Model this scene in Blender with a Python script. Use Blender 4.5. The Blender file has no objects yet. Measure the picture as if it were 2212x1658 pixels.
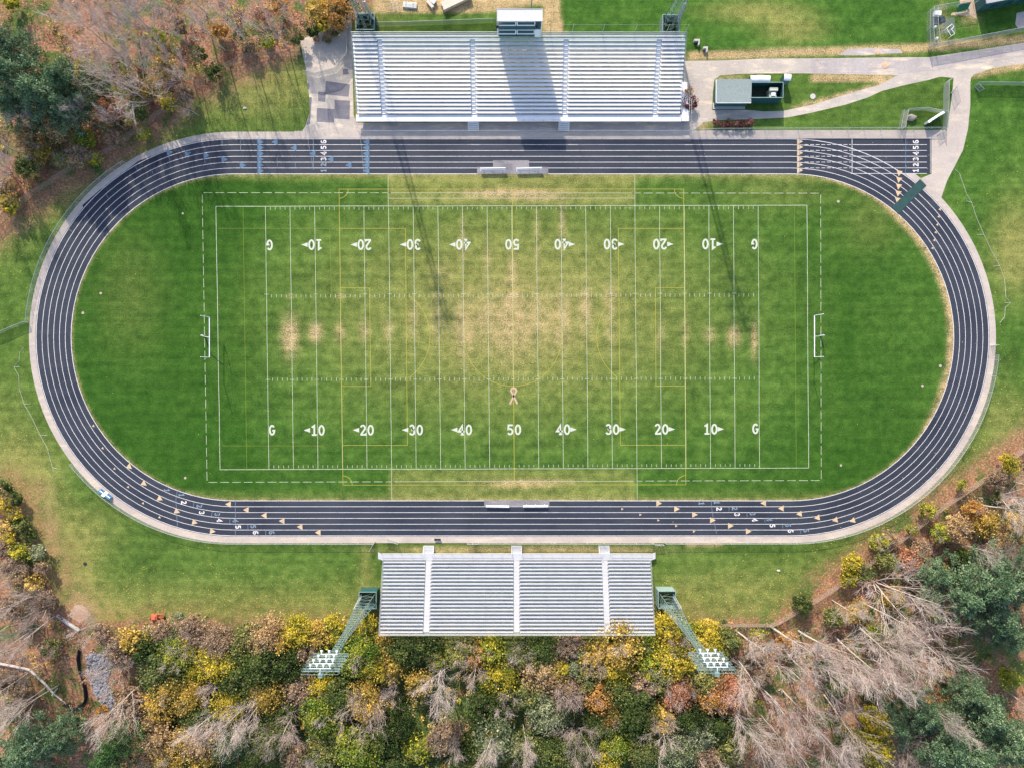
import bpy, math, random
import numpy as np
from mathutils import Vector, Matrix, Euler
R = math.radians
random.seed(7)
scene = bpy.context.scene
COL = scene.collection

# ------------------------------------------------------------------ survey: picture units -> metres
# u,v are positions in the photograph (2212 x 1658 units); the ground is flat, the drone hangs at height D
FOC = 24.0 / 36.0 * 2212.0
D = 127.2
TILT = math.atan(29.0 / FOC)
CT, ST = math.cos(-TILT), math.sin(-TILT)

def G(u, v, z=0.0):
    dx = (u - 1106.0) / FOC
    dy = -(v - 829.0) / FOC
    wy = dy * CT + ST
    wz = dy * ST - CT
    t = (D - z) / (-wz)
    return Vector((dx * t, wy * t, z))

def to_u(x, y):
    # ground point -> picture units (numpy friendly)
    cz = -D
    yc = y * CT + cz * ST
    zc = -y * ST + cz * CT
    return 1106.0 + FOC * x / (-zc), 829.0 - FOC * yc / (-zc)

K = 0.25387
def q(x0, y0):
    a, b = x0 / 1.78164, y0 / 1.78164
    return lambda x, y, z=0.0: (a + x * K, b + y * K)
Q00, Q10, Q20, Q30 = q(0, 0), q(980, 0), q(1960, 0), q(2941, 0)
Q01, Q11, Q21, Q31 = q(0, 700), q(980, 700), q(1960, 700), q(2941, 700)
Q02, Q12, Q22, Q32 = q(0, 1450), q(980, 1450), q(1960, 1450), q(2941, 1450)
Q03, Q13, Q23, Q33 = q(0, 2204), q(980, 2204), q(1960, 2204), q(2941, 2204)
def zq(x0, y0, s):
    return lambda x, y: ((x0 + x / s) / 1.78164, (y0 + y / s) / 1.78164)
ZTL = zq(1340, 0, 4.424)      # yard behind the big bleachers
ZTR = zq(3380, 0, 3.943)      # fenced pen, top right
ZSH = zq(2650, 240, 4.424)    # shed
ZRK = zq(3400, 360, 4.424)    # boulder pen
ZBT = zq(1820, 600, 7.373)
ZBB = zq(1850, 1900, 7.373)
M_PER_U = 0.0863

# ------------------------------------------------------------------ objects
def tag(o, label=None, cat=None, group=None, kind=None):
    if label: o['label'] = label
    if cat: o['category'] = cat
    if group: o['group'] = group
    if kind: o['kind'] = kind
    return o

def empty(name, label, cat, loc=(0, 0, 0), rz=0.0, group=None):
    o = bpy.data.objects.new(name, None)
    o.empty_display_size = 0.3
    COL.objects.link(o)
    o.location = loc
    o.rotation_euler = (0, 0, rz)
    return tag(o, label, cat, group)

def link_mesh(name, me, parent=None):
    o = bpy.data.objects.new(name, me)
    COL.objects.link(o)
    if parent is not None:
        o.parent = parent
    return o

class MB:
    def __init__(s):
        s.v = []; s.f = []; s.m = []
    def add(s, vs, fs, mi=0):
        n = len(s.v)
        s.v += [tuple(p) for p in vs]
        for f in fs:
            s.f.append(tuple(i + n for i in f)); s.m.append(mi)
        return s
    def box(s, c, d, rz=0.0, mi=0):
        hx, hy, hz = d[0] / 2, d[1] / 2, d[2] / 2
        ca, sa = math.cos(rz), math.sin(rz)
        vs = []
        for z in (-hz, hz):
            for x, y in ((-hx, -hy), (hx, -hy), (hx, hy), (-hx, hy)):
                vs.append((c[0] + x * ca - y * sa, c[1] + x * sa + y * ca, c[2] + z))
        return s.add(vs, [(3, 2, 1, 0), (4, 5, 6, 7), (0, 1, 5, 4), (1, 2, 6, 5), (2, 3, 7, 6), (3, 0, 4, 7)], mi)
    def b2(s, x0, x1, y0, y1, z0, z1, mi=0):
        return s.box(((x0 + x1) / 2, (y0 + y1) / 2, (z0 + z1) / 2), (abs(x1 - x0), abs(y1 - y0), abs(z1 - z0)), 0, mi)
    def poly(s, pts, z, mi=0):
        pts = [(p[0], p[1]) for p in pts]
        a = sum(pts[i - 1][0] * pts[i][1] - pts[i][0] * pts[i - 1][1] for i in range(len(pts)))
        if a < 0: pts = pts[::-1]
        return s.add([(x, y, z) for x, y in pts], [tuple(range(len(pts)))], mi)
    def prism(s, pts, z0, z1, mi=0):
        pts = [(p[0], p[1]) for p in pts]
        a = sum(pts[i - 1][0] * pts[i][1] - pts[i][0] * pts[i - 1][1] for i in range(len(pts)))
        if a < 0: pts = pts[::-1]
        n = len(pts)
        vs = [(x, y, z0) for x, y in pts] + [(x, y, z1) for x, y in pts]
        fs = [tuple(range(n))[::-1], tuple(range(n, 2 * n))]
        fs += [(i, (i + 1) % n, (i + 1) % n + n, i + n) for i in range(n)]
        return s.add(vs, fs, mi)
    def tube(s, pts, r, n=6, mi=0, caps=True):
        pts = [Vector(p) for p in pts]
        rs = r if isinstance(r, (list, tuple)) else [r] * len(pts)
        vs = []; fs = []
        for i, p in enumerate(pts):
            d = (pts[min(i + 1, len(pts) - 1)] - pts[max(i - 1, 0)])
            if d.length < 1e-9: d = Vector((0, 0, 1))
            d.normalize()
            a = d.cross(Vector((0, 0, 1)) if abs(d.z) < 0.9 else Vector((1, 0, 0))).normalized()
            b = d.cross(a)
            for k in range(n):
                t = 2 * math.pi * k / n
                vs.append(p + (a * math.cos(t) + b * math.sin(t)) * rs[i])
        for i in range(len(pts) - 1):
            for k in range(n):
                k2 = (k + 1) % n
                fs.append((i * n + k, i * n + k2, (i + 1) * n + k2, (i + 1) * n + k))
        if caps:
            fs.append(tuple(range(n))[::-1])
            fs.append(tuple(range((len(pts) - 1) * n, len(pts) * n)))
        return s.add(vs, fs, mi)
    def strip(s, pts, w, z, closed=False, mi=0):
        P = [Vector((p[0], p[1])) for p in pts]
        n = len(P); L = []; Rr = []
        for i in range(n):
            a = P[i - 1] if (i > 0 or closed) else None
            b = P[(i + 1) % n] if (i < n - 1 or closed) else None
            d1 = (P[i] - a).normalized() if a is not None else None
            d2 = (b - P[i]).normalized() if b is not None else None
            if d1 is None: d1 = d2
            if d2 is None: d2 = d1
            n1 = Vector((-d1.y, d1.x)); n2 = Vector((-d2.y, d2.x))
            m = n1 + n2
            if m.length < 1e-6: m = n1
            m.normalize()
            k = 1.0 / max(0.45, m.dot(n1))
            L.append(P[i] + m * (w / 2 * k)); Rr.append(P[i] - m * (w / 2 * k))
        vs = [(p.x, p.y, z) for p in L] + [(p.x, p.y, z) for p in Rr]
        fs = []
        for i in range(n if closed else n - 1):
            j = (i + 1) % n
            fs.append((i, n + i, n + j, j))
        return s.add(vs, fs, mi)
    def lathe(s, prof, c, n=10, axis=None, mi=0):
        vs = []; fs = []
        q_ = Vector((0, 0, 1)).rotation_difference(Vector(axis)) if axis is not None else None
        for r, z in prof:
            for k in range(n):
                t = 2 * math.pi * k / n
                p = Vector((r * math.cos(t), r * math.sin(t), z))
                if q_ is not None: p = q_ @ p
                vs.append(p + Vector(c))
        for i in range(len(prof) - 1):
            for k in range(n):
                k2 = (k + 1) % n
                fs.append((i * n + k, i * n + k2, (i + 1) * n + k2, (i + 1) * n + k))
        fs.append(tuple(range(n))[::-1]); fs.append(tuple(range((len(prof) - 1) * n, len(prof) * n)))
        return s.add(vs, fs, mi)
    def mesh(s, name, mats):
        me = bpy.data.meshes.new(name)
        me.from_pydata(s.v, [], s.f)
        mats = mats if isinstance(mats, (list, tuple)) else [mats]
        for m in mats: me.materials.append(m)
        if len(mats) > 1:
            me.polygons.foreach_set('material_index', s.m)
        me.update()
        return me
    def build(s, name, mats, parent=None, off=None):
        if off is not None:
            s.v = [(x - off[0], y - off[1], z - off[2]) for x, y, z in s.v]
        return link_mesh(name, s.mesh(name, mats), parent)

def struct(name, mb, mat, parent=None, label=None):
    o = mb.build(name, mat, parent)
    if parent is None:
        o['kind'] = 'structure'
    return o

# ------------------------------------------------------------------ materials
class NT:
    def __init__(s, name):
        s.mat = bpy.data.materials.new(name)
        s.mat.use_nodes = True
        s.t = s.mat.node_tree
        s.t.nodes.clear()
        s.out = s.t.nodes.new('ShaderNodeOutputMaterial')
    def n(s, typ, **kw):
        x = s.t.nodes.new(typ)
        for k, v in kw.items():
            setattr(x, k, v)
        return x
    def l(s, a, b): s.t.links.new(a, b)
    def coord(s):
        return s.n('ShaderNodeTexCoord').outputs['Object']
    def noise(s, scale, detail=3.0, rough=0.55, vec=None, stretch=None, dist=0.0):
        x = s.n('ShaderNodeTexNoise')
        x.inputs['Scale'].default_value = scale
        x.inputs['Detail'].default_value = detail
        x.inputs['Roughness'].default_value = rough
        x.inputs['Distortion'].default_value = dist
        v = vec or s.coord()
        if stretch:
            mp = s.n('ShaderNodeMapping')
            mp.inputs['Scale'].default_value = stretch
            s.l(v, mp.inputs['Vector']); v = mp.outputs['Vector']
        s.l(v, x.inputs['Vector'])
        return x.outputs['Fac']
    def mr(s, val, a, b, c=0.0, d=1.0):
        x = s.n('ShaderNodeMapRange')
        x.inputs['From Min'].default_value = a; x.inputs['From Max'].default_value = b
        x.inputs['To Min'].default_value = c; x.inputs['To Max'].default_value = d
        s.l(val, x.inputs['Value'])
        return x.outputs['Result']
    def math(s, op, a, b=None, clamp=False):
        x = s.n('ShaderNodeMath', operation=op, use_clamp=clamp)
        for i, v in enumerate((a, b)):
            if v is None: continue
            if isinstance(v, (int, float)): x.inputs[i].default_value = v
            else: s.l(v, x.inputs[i])
        return x.outputs[0]
    def mix(s, fac, a, b, mode='MIX'):
        x = s.n('ShaderNodeMix', data_type='RGBA', blend_type=mode)
        for i, v in ((0, fac), (6, a), (7, b)):
            if isinstance(v, (int, float)): x.inputs[i].default_value = v
            elif isinstance(v, (tuple, list)): x.inputs[i].default_value = (*v[:3], 1.0)
            else: s.l(v, x.inputs[i])
        return x.outputs[2]
    def ramp(s, fac, stops):
        x = s.n('ShaderNodeValToRGB')
        e = x.color_ramp.elements
        while len(e) < len(stops): e.new(0.5)
        for i, (p, c) in enumerate(stops):
            e[i].position = p; e[i].color = (*c[:3], 1.0)
        s.l(fac, x.inputs['Fac'])
        return x.outputs['Color']
    def attr(s, name):
        x = s.n('ShaderNodeAttribute', attribute_name=name)
        y = s.n('ShaderNodeSeparateColor')
        s.l(x.outputs['Color'], y.inputs['Color'])
        return y.outputs[0], y.outputs[1], y.outputs[2]
    def bump(s, h, strength=0.3, dist=0.05):
        b = s.n('ShaderNodeBump')
        b.inputs['Strength'].default_value = strength
        b.inputs['Distance'].default_value = dist
        s.l(h, b.inputs['Height'])
        return b.outputs['Normal']
    def pbr(s, col, rough=0.8, metal=0.0, spec=0.3, normal=None):
        p = s.n('ShaderNodeBsdfPrincipled')
        if isinstance(col, (tuple, list)): p.inputs['Base Color'].default_value = (*col[:3], 1.0)
        else: s.l(col, p.inputs['Base Color'])
        if isinstance(rough, (int, float)): p.inputs['Roughness'].default_value = rough
        else: s.l(rough, p.inputs['Roughness'])
        p.inputs['Metallic'].default_value = metal
        p.inputs['Specular IOR Level'].default_value = spec
        if normal is not None: s.l(normal, p.inputs['Normal'])
        return p.outputs[0]
    def done(s, sh):
        s.l(sh, s.out.inputs['Surface'])
        return s.mat

def plain(name, col, rough=0.6, metal=0.0, var=0.18, scale=1.5, spec=0.3):
    t = NT(name)
    n1 = t.noise(scale, 4.0, 0.6)
    n2 = t.noise(scale * 7, 2.0, 0.6)
    f = t.math('ADD', t.math('MULTIPLY', n1, 0.65), t.math('MULTIPLY', n2, 0.35))
    f = t.mr(f, 0.3, 0.7)
    c = t.mix(f, tuple(x * (1 - var) for x in col), tuple(min(1, x * (1 + var)) for x in col))
    return t.done(t.pbr(c, rough, metal, spec))
MAT = {}
# ------------------------------------------------------------------ surface materials
def grass_color(t, dry, sand, dark, rag=0.9):
    big = t.noise(0.07, 4.0, 0.6)
    mid = t.noise(0.55, 4.0, 0.65)
    fine = t.noise(4.5, 3.0, 0.7)
    mow = t.noise(1.0, 2.0, 0.5, stretch=(0.03, 0.9, 1.0))
    c = t.ramp(t.math('ADD', t.math('MULTIPLY', big, 0.55), t.math('MULTIPLY', mid, 0.45)),
               [(0.30, GR['deep']), (0.5, GR['mid']), (0.70, GR['light'])])
    c = t.mix(t.math('MULTIPLY', dark, 0.75), c, GR['lush'])
    blotch = t.mr(t.math('ADD', t.math('MULTIPLY', mid, 0.6), t.math('MULTIPLY', fine, 0.6)), 0.40, 0.80)
    dry_f = t.math('ADD', dry, t.math('MULTIPLY', t.math('SUBTRACT', blotch, 0.5), t.math('MULTIPLY', dry, 1.15)), clamp=True)
    c = t.mix(dry_f, c, GR['dry'])
    sand_f = t.math('ADD', sand, t.math('MULTIPLY', t.math('SUBTRACT', blotch, 0.5), t.math('MULTIPLY', sand, rag)), clamp=True)
    straw = t.mix(t.mr(fine, 0.35, 0.65), GR['straw'], GR['sand'])
    c = t.mix(sand_f, c, straw)
    v = t.math('ADD', t.mr(fine, 0.30, 0.70, 0.62, 1.30), t.mr(mow, 0.3, 0.7, -0.13, 0.13))
    v = t.math('MULTIPLY', v, t.mr(mid, 0.3, 0.7, 0.80, 1.20))
    g = t.n('ShaderNodeCombineColor')
    for i in range(3): t.l(v, g.inputs[i])
    return t.mix(1.0, c, g.outputs[0], 'MULTIPLY'), fine

GR = dict(deep=(0.019, 0.068, 0.009), mid=(0.047, 0.116, 0.016), light=(0.090, 0.166, 0.028), lush=(0.0125, 0.070, 0.0045),
          dry=(0.205, 0.205, 0.058), straw=(0.31, 0.230, 0.095), sand=(0.47, 0.325, 0.185))

t = NT('field_turf')
d_, s_, k_ = t.attr('mask')
c, fine = grass_color(t, d_, s_, k_, 1.9)
MAT['turf'] = t.done(t.pbr(c, 0.95, 0, 0.1, t.bump(fine, 0.4, 0.05)))

t = NT('ground_cover')
d_, s_, l_ = t.attr('mask')
c, fine = grass_color(t, d_, s_, t.mr(t.noise(0.03, 2.0), 0.55, 0.75, 0.0, 0.5))
# leaf litter under the trees
n1 = t.noise(0.16, 5.0, 0.65, dist=0.6)
n2 = t.noise(2.6, 4.0, 0.75)
n3 = t.noise(0.35, 4.0, 0.7)
lit = t.ramp(t.math('ADD', t.math('MULTIPLY', n2, 0.7), t.math('MULTIPLY', n3, 0.3)),
             [(0.30, (0.060, 0.042, 0.030)), (0.42, (0.155, 0.085, 0.058)), (0.50, (0.30, 0.145, 0.085)), (0.58, (0.38, 0.225, 0.135)), (0.70, (0.54, 0.40, 0.19))])
under = t.ramp(n2, [(0.32, (0.022, 0.05, 0.02)), (0.5, (0.075, 0.11, 0.03)), (0.68, (0.19, 0.19, 0.055))])
m2, _a, _b = t.attr('mask2')
uf = t.math('ADD', t.mr(t.math('ADD', n1, t.math('MULTIPLY', t.math('SUBTRACT', n3, 0.5), 0.5)), 0.46, 0.62), m2, clamp=True)
lit = t.mix(uf, lit, under)
br = t.math('MULTIPLY', t.math('SUBTRACT', t.math('ADD', t.math('MULTIPLY', n2, 0.6), t.math('MULTIPLY', n3, 0.4)), 0.5), 2.6)
lf = t.math('ADD', l_, t.math('MULTIPLY', br, t.math('MULTIPLY', t.math('MULTIPLY', l_, t.math('SUBTRACT', 1.0, l_)), 4.0)), clamp=True)
c = t.mix(t.mr(lf, 0.12, 0.88), c, lit)
MAT['ground'] = t.done(t.pbr(c, 0.95, 0, 0.1, t.bump(fine, 0.5, 0.08)))

def paving(name, a, b, stain, stain_amt, spots=0.25):
    t = NT(name)
    n1 = t.noise(0.22, 5.0, 0.65, dist=0.5); n2 = t.noise(3.0, 4.0, 0.7); n3 = t.noise(0.9, 3.0, 0.6, stretch=(0.25, 1.0, 1.0))
    c = t.mix(t.mr(n1, 0.35, 0.65), a, b)
    c = t.mix(t.math('MULTIPLY', t.mr(n3, 0.52, 0.72), stain_amt), c, stain)
    v = t.mr(n2, 0.25, 0.75, 1 - spots, 1 + spots)
    g = t.n('ShaderNodeCombineColor')
    for i in range(3): t.l(v, g.inputs[i])
    c = t.mix(1.0, c, g.outputs[0], 'MULTIPLY')
    return t.done(t.pbr(c, 0.85, 0, 0.25, t.bump(n2, 0.2, 0.03)))
MAT['apron'] = paving('apron_concrete', (0.375, 0.315, 0.285), (0.455, 0.385, 0.335), (0.54, 0.45, 0.36), 0.8, 0.13)
MAT['plaza'] = paving('worn_asphalt', (0.36, 0.315, 0.285), (0.46, 0.395, 0.34), (0.64, 0.53, 0.40), 1.0, 0.16)
MAT['road'] = paving('grey_asphalt', (0.31, 0.27, 0.265), (0.41, 0.355, 0.335), (0.62, 0.50, 0.37), 0.9, 0.16)
MAT['patch'] = paving('asphalt_patch', (0.125, 0.12, 0.145), (0.17, 0.16, 0.18), (0.27, 0.245, 0.25), 0.5, 0.15)
MAT['pad'] = paving('bench_pad', (0.15, 0.145, 0.165), (0.25, 0.235, 0.245), (0.36, 0.31, 0.26), 0.5, 0.2)
MAT['dirt'] = paving('sandy_dirt', (0.44, 0.32, 0.22), (0.56, 0.43, 0.31), (0.36, 0.20, 0.12), 0.7, 0.25)

t = NT('track_surface')
n1 = t.noise(0.10, 5.0, 0.6, dist=0.4); n2 = t.noise(5.0, 3.0, 0.7); n3 = t.noise(0.6, 3.0, 0.6, stretch=(0.12, 1.0, 1.0))
c = t.mix(t.mr(n1, 0.32, 0.68), (0.0150, 0.0200, 0.034), (0.032, 0.037, 0.054))
c = t.mix(t.math('MULTIPLY', t.mr(n3, 0.5, 0.75), 0.5), c, (0.054, 0.057, 0.072))
v = t.mr(n2, 0.25, 0.75, 0.75, 1.28)
g = t.n('ShaderNodeCombineColor')
for i in range(3): t.l(v, g.inputs[i])
c = t.mix(1.0, c, g.outputs[0], 'MULTIPLY')
MAT['track'] = t.done(t.pbr(c, 0.75, 0, 0.35, t.bump(n2, 0.3, 0.02)))

def paint(name, col, under, wear=0.5, rough=0.7):
    t = NT(name)
    n = t.noise(1.3, 5.0, 0.7); n2 = t.noise(9.0, 3.0, 0.7)
    f = t.mr(t.math('ADD', t.math('MULTIPLY', n, 0.5), t.math('MULTIPLY', n2, 0.5)), 0.62 - wear * 0.3, 0.40 - wear * 0.3)
    c = t.mix(f, under, col)
    c = t.mix(1.0, c, c, 'MIX')
    return t.done(t.pbr(t.mix(t.mr(f, 0, 1, 0.0, 1.0), col, under), rough, 0, 0.2))
MAT['fieldline'] = paint('field_paint', (0.47, 0.49, 0.39), (0.22, 0.28, 0.12), 0.10)
MAT['fieldnum'] = paint('number_paint', (0.47, 0.49, 0.40), (0.20, 0.25, 0.12), 0.6)
MAT['faintline'] = paint('faint_paint', (0.36, 0.38, 0.24), (0.20, 0.24, 0.09), 0.5)
MAT['yellow'] = paint('yellow_paint', (0.36, 0.31, 0.05), (0.15, 0.19, 0.04), 0.6)
MAT['ribbon'] = paint('ribbon_paint', (0.50, 0.32, 0.26), (0.30, 0.25, 0.12), 0.3)
MAT['lane'] = paint('lane_paint', (0.66, 0.62, 0.62), (0.22, 0.21, 0.24), 0.35)
MAT['tanmark'] = paint('tan_paint', (0.60, 0.43, 0.26), (0.35, 0.27, 0.19), 0.15)
MAT['bluemark'] = paint('blue_paint', (0.095, 0.165, 0.25), (0.05, 0.08, 0.14), 0.35)
MAT['fadedmark'] = paint('faded_paint', (0.17, 0.23, 0.29), (0.05, 0.06, 0.09), 0.45)

MAT['alu'] = plain('aluminium_plank', (0.68, 0.675, 0.685), 0.42, 0.0, 0.09, 0.6, 0.5)
MAT['alu_dull'] = plain('aluminium_deck', (0.78, 0.745, 0.76), 0.5, 0.0, 0.09, 0.6, 0.5)
MAT['alu_grey'] = plain('grey_aluminium_plank', (0.50, 0.50, 0.515), 0.45, 0.0, 0.10, 0.6, 0.4)
MAT['alu_grey_deck'] = plain('grey_aluminium_deck', (0.47, 0.465, 0.48), 0.5, 0.0, 0.10, 0.6, 0.4)
MAT['galv'] = plain('galvanised_steel', (0.42, 0.44, 0.45), 0.45, 0.3, 0.10, 1.0)
MAT['frame'] = plain('steel_frame', (0.22, 0.23, 0.24), 0.5, 0.3, 0.15, 1.0)
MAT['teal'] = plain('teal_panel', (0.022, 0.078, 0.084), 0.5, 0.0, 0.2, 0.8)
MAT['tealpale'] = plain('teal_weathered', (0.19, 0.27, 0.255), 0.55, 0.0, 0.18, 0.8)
MAT['tealsteel'] = plain('teal_lattice', (0.14, 0.21, 0.195), 0.5, 0.1, 0.15, 1.0)
MAT['white'] = plain('white_paint', (0.80, 0.80, 0.80), 0.45, 0.0, 0.04, 1.0)
MAT['lampwhite'] = plain('lamp_housing', (0.62, 0.64, 0.66), 0.4, 0.0, 0.08, 2.0)
MAT['boothroof'] = plain('grey_membrane', (0.50, 0.49, 0.49), 0.8, 0.0, 0.06, 2.0)
MAT['glass'] = plain('dark_glass', (0.010, 0.055, 0.065), 0.12, 0.0, 0.2, 0.5, 0.6)
MAT['black'] = plain('black_rubber', (0.025, 0.025, 0.03), 0.7, 0.0, 0.3, 1.0)
MAT['matgreen'] = plain('green_mat', (0.022, 0.058, 0.055), 0.8, 0.0, 0.25, 0.9)
MAT['beige'] = plain('beige_steel', (0.48, 0.49, 0.38), 0.5, 0.0, 0.10, 1.2)
MAT['concrete'] = plain('light_concrete', (0.45, 0.41, 0.40), 0.9, 0.0, 0.1, 1.2)
MAT['rock'] = plain('boulder_stone', (0.40, 0.33, 0.27), 0.9, 0.0, 0.35, 1.2)
MAT['wood'] = plain('weathered_timber', (0.60, 0.50, 0.42), 0.8, 0.0, 0.18, 2.0)
MAT['rust'] = plain('red_iron', (0.55, 0.13, 0.07), 0.7, 0.0, 0.3, 3.0)
MAT['blue'] = plain('blue_vinyl', (0.012, 0.11, 0.22), 0.5, 0.0, 0.15, 2.0)
MAT['greenvinyl'] = plain('green_vinyl', (0.012, 0.13, 0.065), 0.6, 0.0, 0.15, 2.0)
MAT['bark'] = plain('grey_bark', (0.46, 0.39, 0.345), 0.9, 0.0, 0.3, 3.0)
MAT['twig'] = plain('grey_twig', (0.46, 0.375, 0.345), 0.9, 0.0, 0.25, 3.0)
MAT['twigdark'] = plain('mauve_twig', (0.38, 0.29, 0.26), 0.9, 0.0, 0.3, 3.0)
MAT['barkdark'] = plain('brown_bark', (0.16, 0.12, 0.10), 0.9, 0.0, 0.3, 3.0)
MAT['log'] = plain('dead_log', (0.42, 0.38, 0.36), 0.9, 0.0, 0.25, 3.0)

t = NT('shingle_roof')
n = t.noise(7.0, 4.0, 0.8)
MAT['shingle'] = t.done(t.pbr(t.ramp(n, [(0.3, (0.15, 0.18, 0.175)), (0.5, (0.24, 0.275, 0.265)), (0.7, (0.36, 0.40, 0.385))]), 0.9, 0, 0.2))

def see_through(name, col, alpha):
    t = NT(name)
    tr = t.n('ShaderNodeBsdfTransparent')
    p = t.pbr(col, 0.5, 0.3)
    m = t.n('ShaderNodeMixShader')
    m.inputs[0].default_value = alpha
    t.l(tr.outputs[0], m.inputs[1]); t.l(p, m.inputs[2])
    return t.done(m.outputs[0])
MAT['mesh'] = see_through('chain_link', (0.44, 0.45, 0.46), 0.24)
MAT['meshbrown'] = see_through('rusty_chain_link', (0.40, 0.30, 0.25), 0.42)
MAT['grating'] = see_through('steel_grating', (0.24, 0.29, 0.28), 0.32)
MAT['railmesh'] = see_through('rail_mesh', (0.45, 0.46, 0.45), 0.50)
MAT['net'] = see_through('goal_net', (0.35, 0.37, 0.34), 0.35)

def leaf_mat(name, cols, trans=0.32):
    t = NT(name)
    r, g_, b_ = t.attr('rnd')
    oi = t.n('ShaderNodeObjectInfo')
    k = t.math('ADD', r, t.mr(oi.outputs['Random'], 0, 1, -0.12, 0.12), clamp=True)
    c = t.ramp(k, [(i / (len(cols) - 1), x) for i, x in enumerate(cols)])
    v = t.mr(g_, 0, 1, 0.72, 1.22)
    gg = t.n('ShaderNodeCombineColor')
    for i in range(3): t.l(v, gg.inputs[i])
    c = t.mix(1.0, c, gg.outputs[0], 'MULTIPLY')
    d = t.n('ShaderNodeBsdfDiffuse'); t.l(c, d.inputs['Color'])
    tr = t.n('ShaderNodeBsdfTranslucent'); t.l(c, tr.inputs['Color'])
    m = t.n('ShaderNodeMixShader'); m.inputs[0].default_value = trans
    t.l(d.outputs[0], m.inputs[1]); t.l(tr.outputs[0], m.inputs[2])
    return t.done(m.outputs[0])
LEAF = {
    'yel': leaf_mat('yellow_leaf', [(0.12, 0.145, 0.03), (0.34, 0.31, 0.04), (0.6, 0.45, 0.045), (0.76, 0.58, 0.1)]),
    'ygr': leaf_mat('yellow_green_leaf', [(0.069, 0.138, 0.029), (0.196, 0.253, 0.040), (0.368, 0.368, 0.057), (0.575, 0.483, 0.057)]),
    'gold': leaf_mat('gold_leaf', [(0.17, 0.15, 0.04), (0.44, 0.3, 0.065), (0.66, 0.43, 0.1), (0.74, 0.55, 0.19)]),
    'org': leaf_mat('orange_leaf', [(0.14, 0.12, 0.04), (0.43, 0.215, 0.06), (0.58, 0.29, 0.09), (0.63, 0.4, 0.14)]),
    'red': leaf_mat('red_leaf', [(0.2, 0.13, 0.06), (0.48, 0.2, 0.115), (0.6, 0.28, 0.17), (0.66, 0.39, 0.23)]),
    'grn': leaf_mat('green_leaf', [(0.03, 0.05, 0.017), (0.06, 0.095, 0.029), (0.115, 0.155, 0.045), (0.25, 0.25, 0.08)]),
    'olv': leaf_mat('olive_leaf', [(0.065, 0.098, 0.039), (0.130, 0.163, 0.052), (0.234, 0.247, 0.085), (0.416, 0.364, 0.117)]),
    'tan': leaf_mat('tan_leaf', [(0.210, 0.147, 0.079), (0.441, 0.284, 0.137), (0.588, 0.399, 0.210), (0.630, 0.483, 0.210)]),
    'sil': leaf_mat('silver_leaf', [(0.105, 0.135, 0.065), (0.2, 0.235, 0.125), (0.31, 0.33, 0.185), (0.45, 0.45, 0.27)]),
    'brn': leaf_mat('brown_leaf', [(0.15, 0.105, 0.072), (0.29, 0.205, 0.14), (0.42, 0.29, 0.19), (0.52, 0.36, 0.18)]),
    'maroon': leaf_mat('maroon_leaf', [(0.045, 0.018, 0.022), (0.13, 0.04, 0.045), (0.26, 0.085, 0.085), (0.36, 0.17, 0.15)]),
    'pine': leaf_mat('pine_needle', [(0.042, 0.082, 0.04), (0.085, 0.145, 0.075), (0.155, 0.235, 0.128), (0.27, 0.345, 0.2)], 0.12),
    'spruce': leaf_mat('spruce_needle', [(0.022, 0.055, 0.02), (0.045, 0.105, 0.035), (0.08, 0.16, 0.05), (0.12, 0.21, 0.07)], 0.12),
    'litter': leaf_mat('fallen_leaf', [(0.52, 0.36, 0.07), (0.56, 0.43, 0.14), (0.48, 0.28, 0.1), (0.5, 0.25, 0.12)], 0.1),
}
t = NT('undergrowth_leaf')
x = t.n('ShaderNodeAttribute', attribute_name='tint')
d = t.n('ShaderNodeBsdfDiffuse'); t.l(x.outputs['Color'], d.inputs['Color'])
LEAF['under'] = t.done(d.outputs[0])

# ------------------------------------------------------------------ outlines
WOOD_TL = [(-500, -500), (760, -500), (800, 5), (765, 42), (720, 60), (655, 92), (652, 118), (541, 122), (482, 150), (421, 190), (310, 275), (244, 323), (107, 399), (0, 480), (-500, 780)]
WOOD_B = [(-500, 1000), (-60, 1020), (4, 1036), (40, 1080), (72, 1150), (98, 1205), (110, 1270), (150, 1325), (190, 1350), (340, 1338), (560, 1346), (812, 1345), (815, 1378), (1418, 1378),
          (1420, 1340), (1490, 1344), (1676, 1338), (1762, 1290), (1869, 1216), (1963, 1144), (2032, 1091), (2115, 1035), (2212, 962), (2700, 600), (2700, 2200), (-500, 2200)]
def sdist(px, py, poly):
    """signed distance in picture units, positive inside"""
    n = len(poly)
    inside = np.zeros(px.shape, bool)
    best = np.full(px.shape, 1e9)
    for i in range(n):
        x1, y1 = poly[i - 1]; x2, y2 = poly[i]
        c = ((y1 > py) != (y2 > py)) & (px < (x2 - x1) * (py - y1) / ((y2 - y1) if y2 != y1 else 1e-9) + x1)
        inside ^= c
        dx, dy = x2 - x1, y2 - y1
        tt = np.clip(((px - x1) * dx + (py - y1) * dy) / (dx * dx + dy * dy + 1e-9), 0, 1)
        best = np.minimum(best, np.hypot(px - x1 - tt * dx, py - y1 - tt * dy))
    return np.where(inside, best, -best)
def sm(a, b, x):
    k = np.clip((x - a) / (b - a), 0, 1)
    return k * k * (3 - 2 * k)
def blob(px, py, u, v, ru, rv, p=1.0):
    return np.exp(-(((px - u) / ru) ** 2 + ((py - v) / rv) ** 2) ** p)

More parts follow.
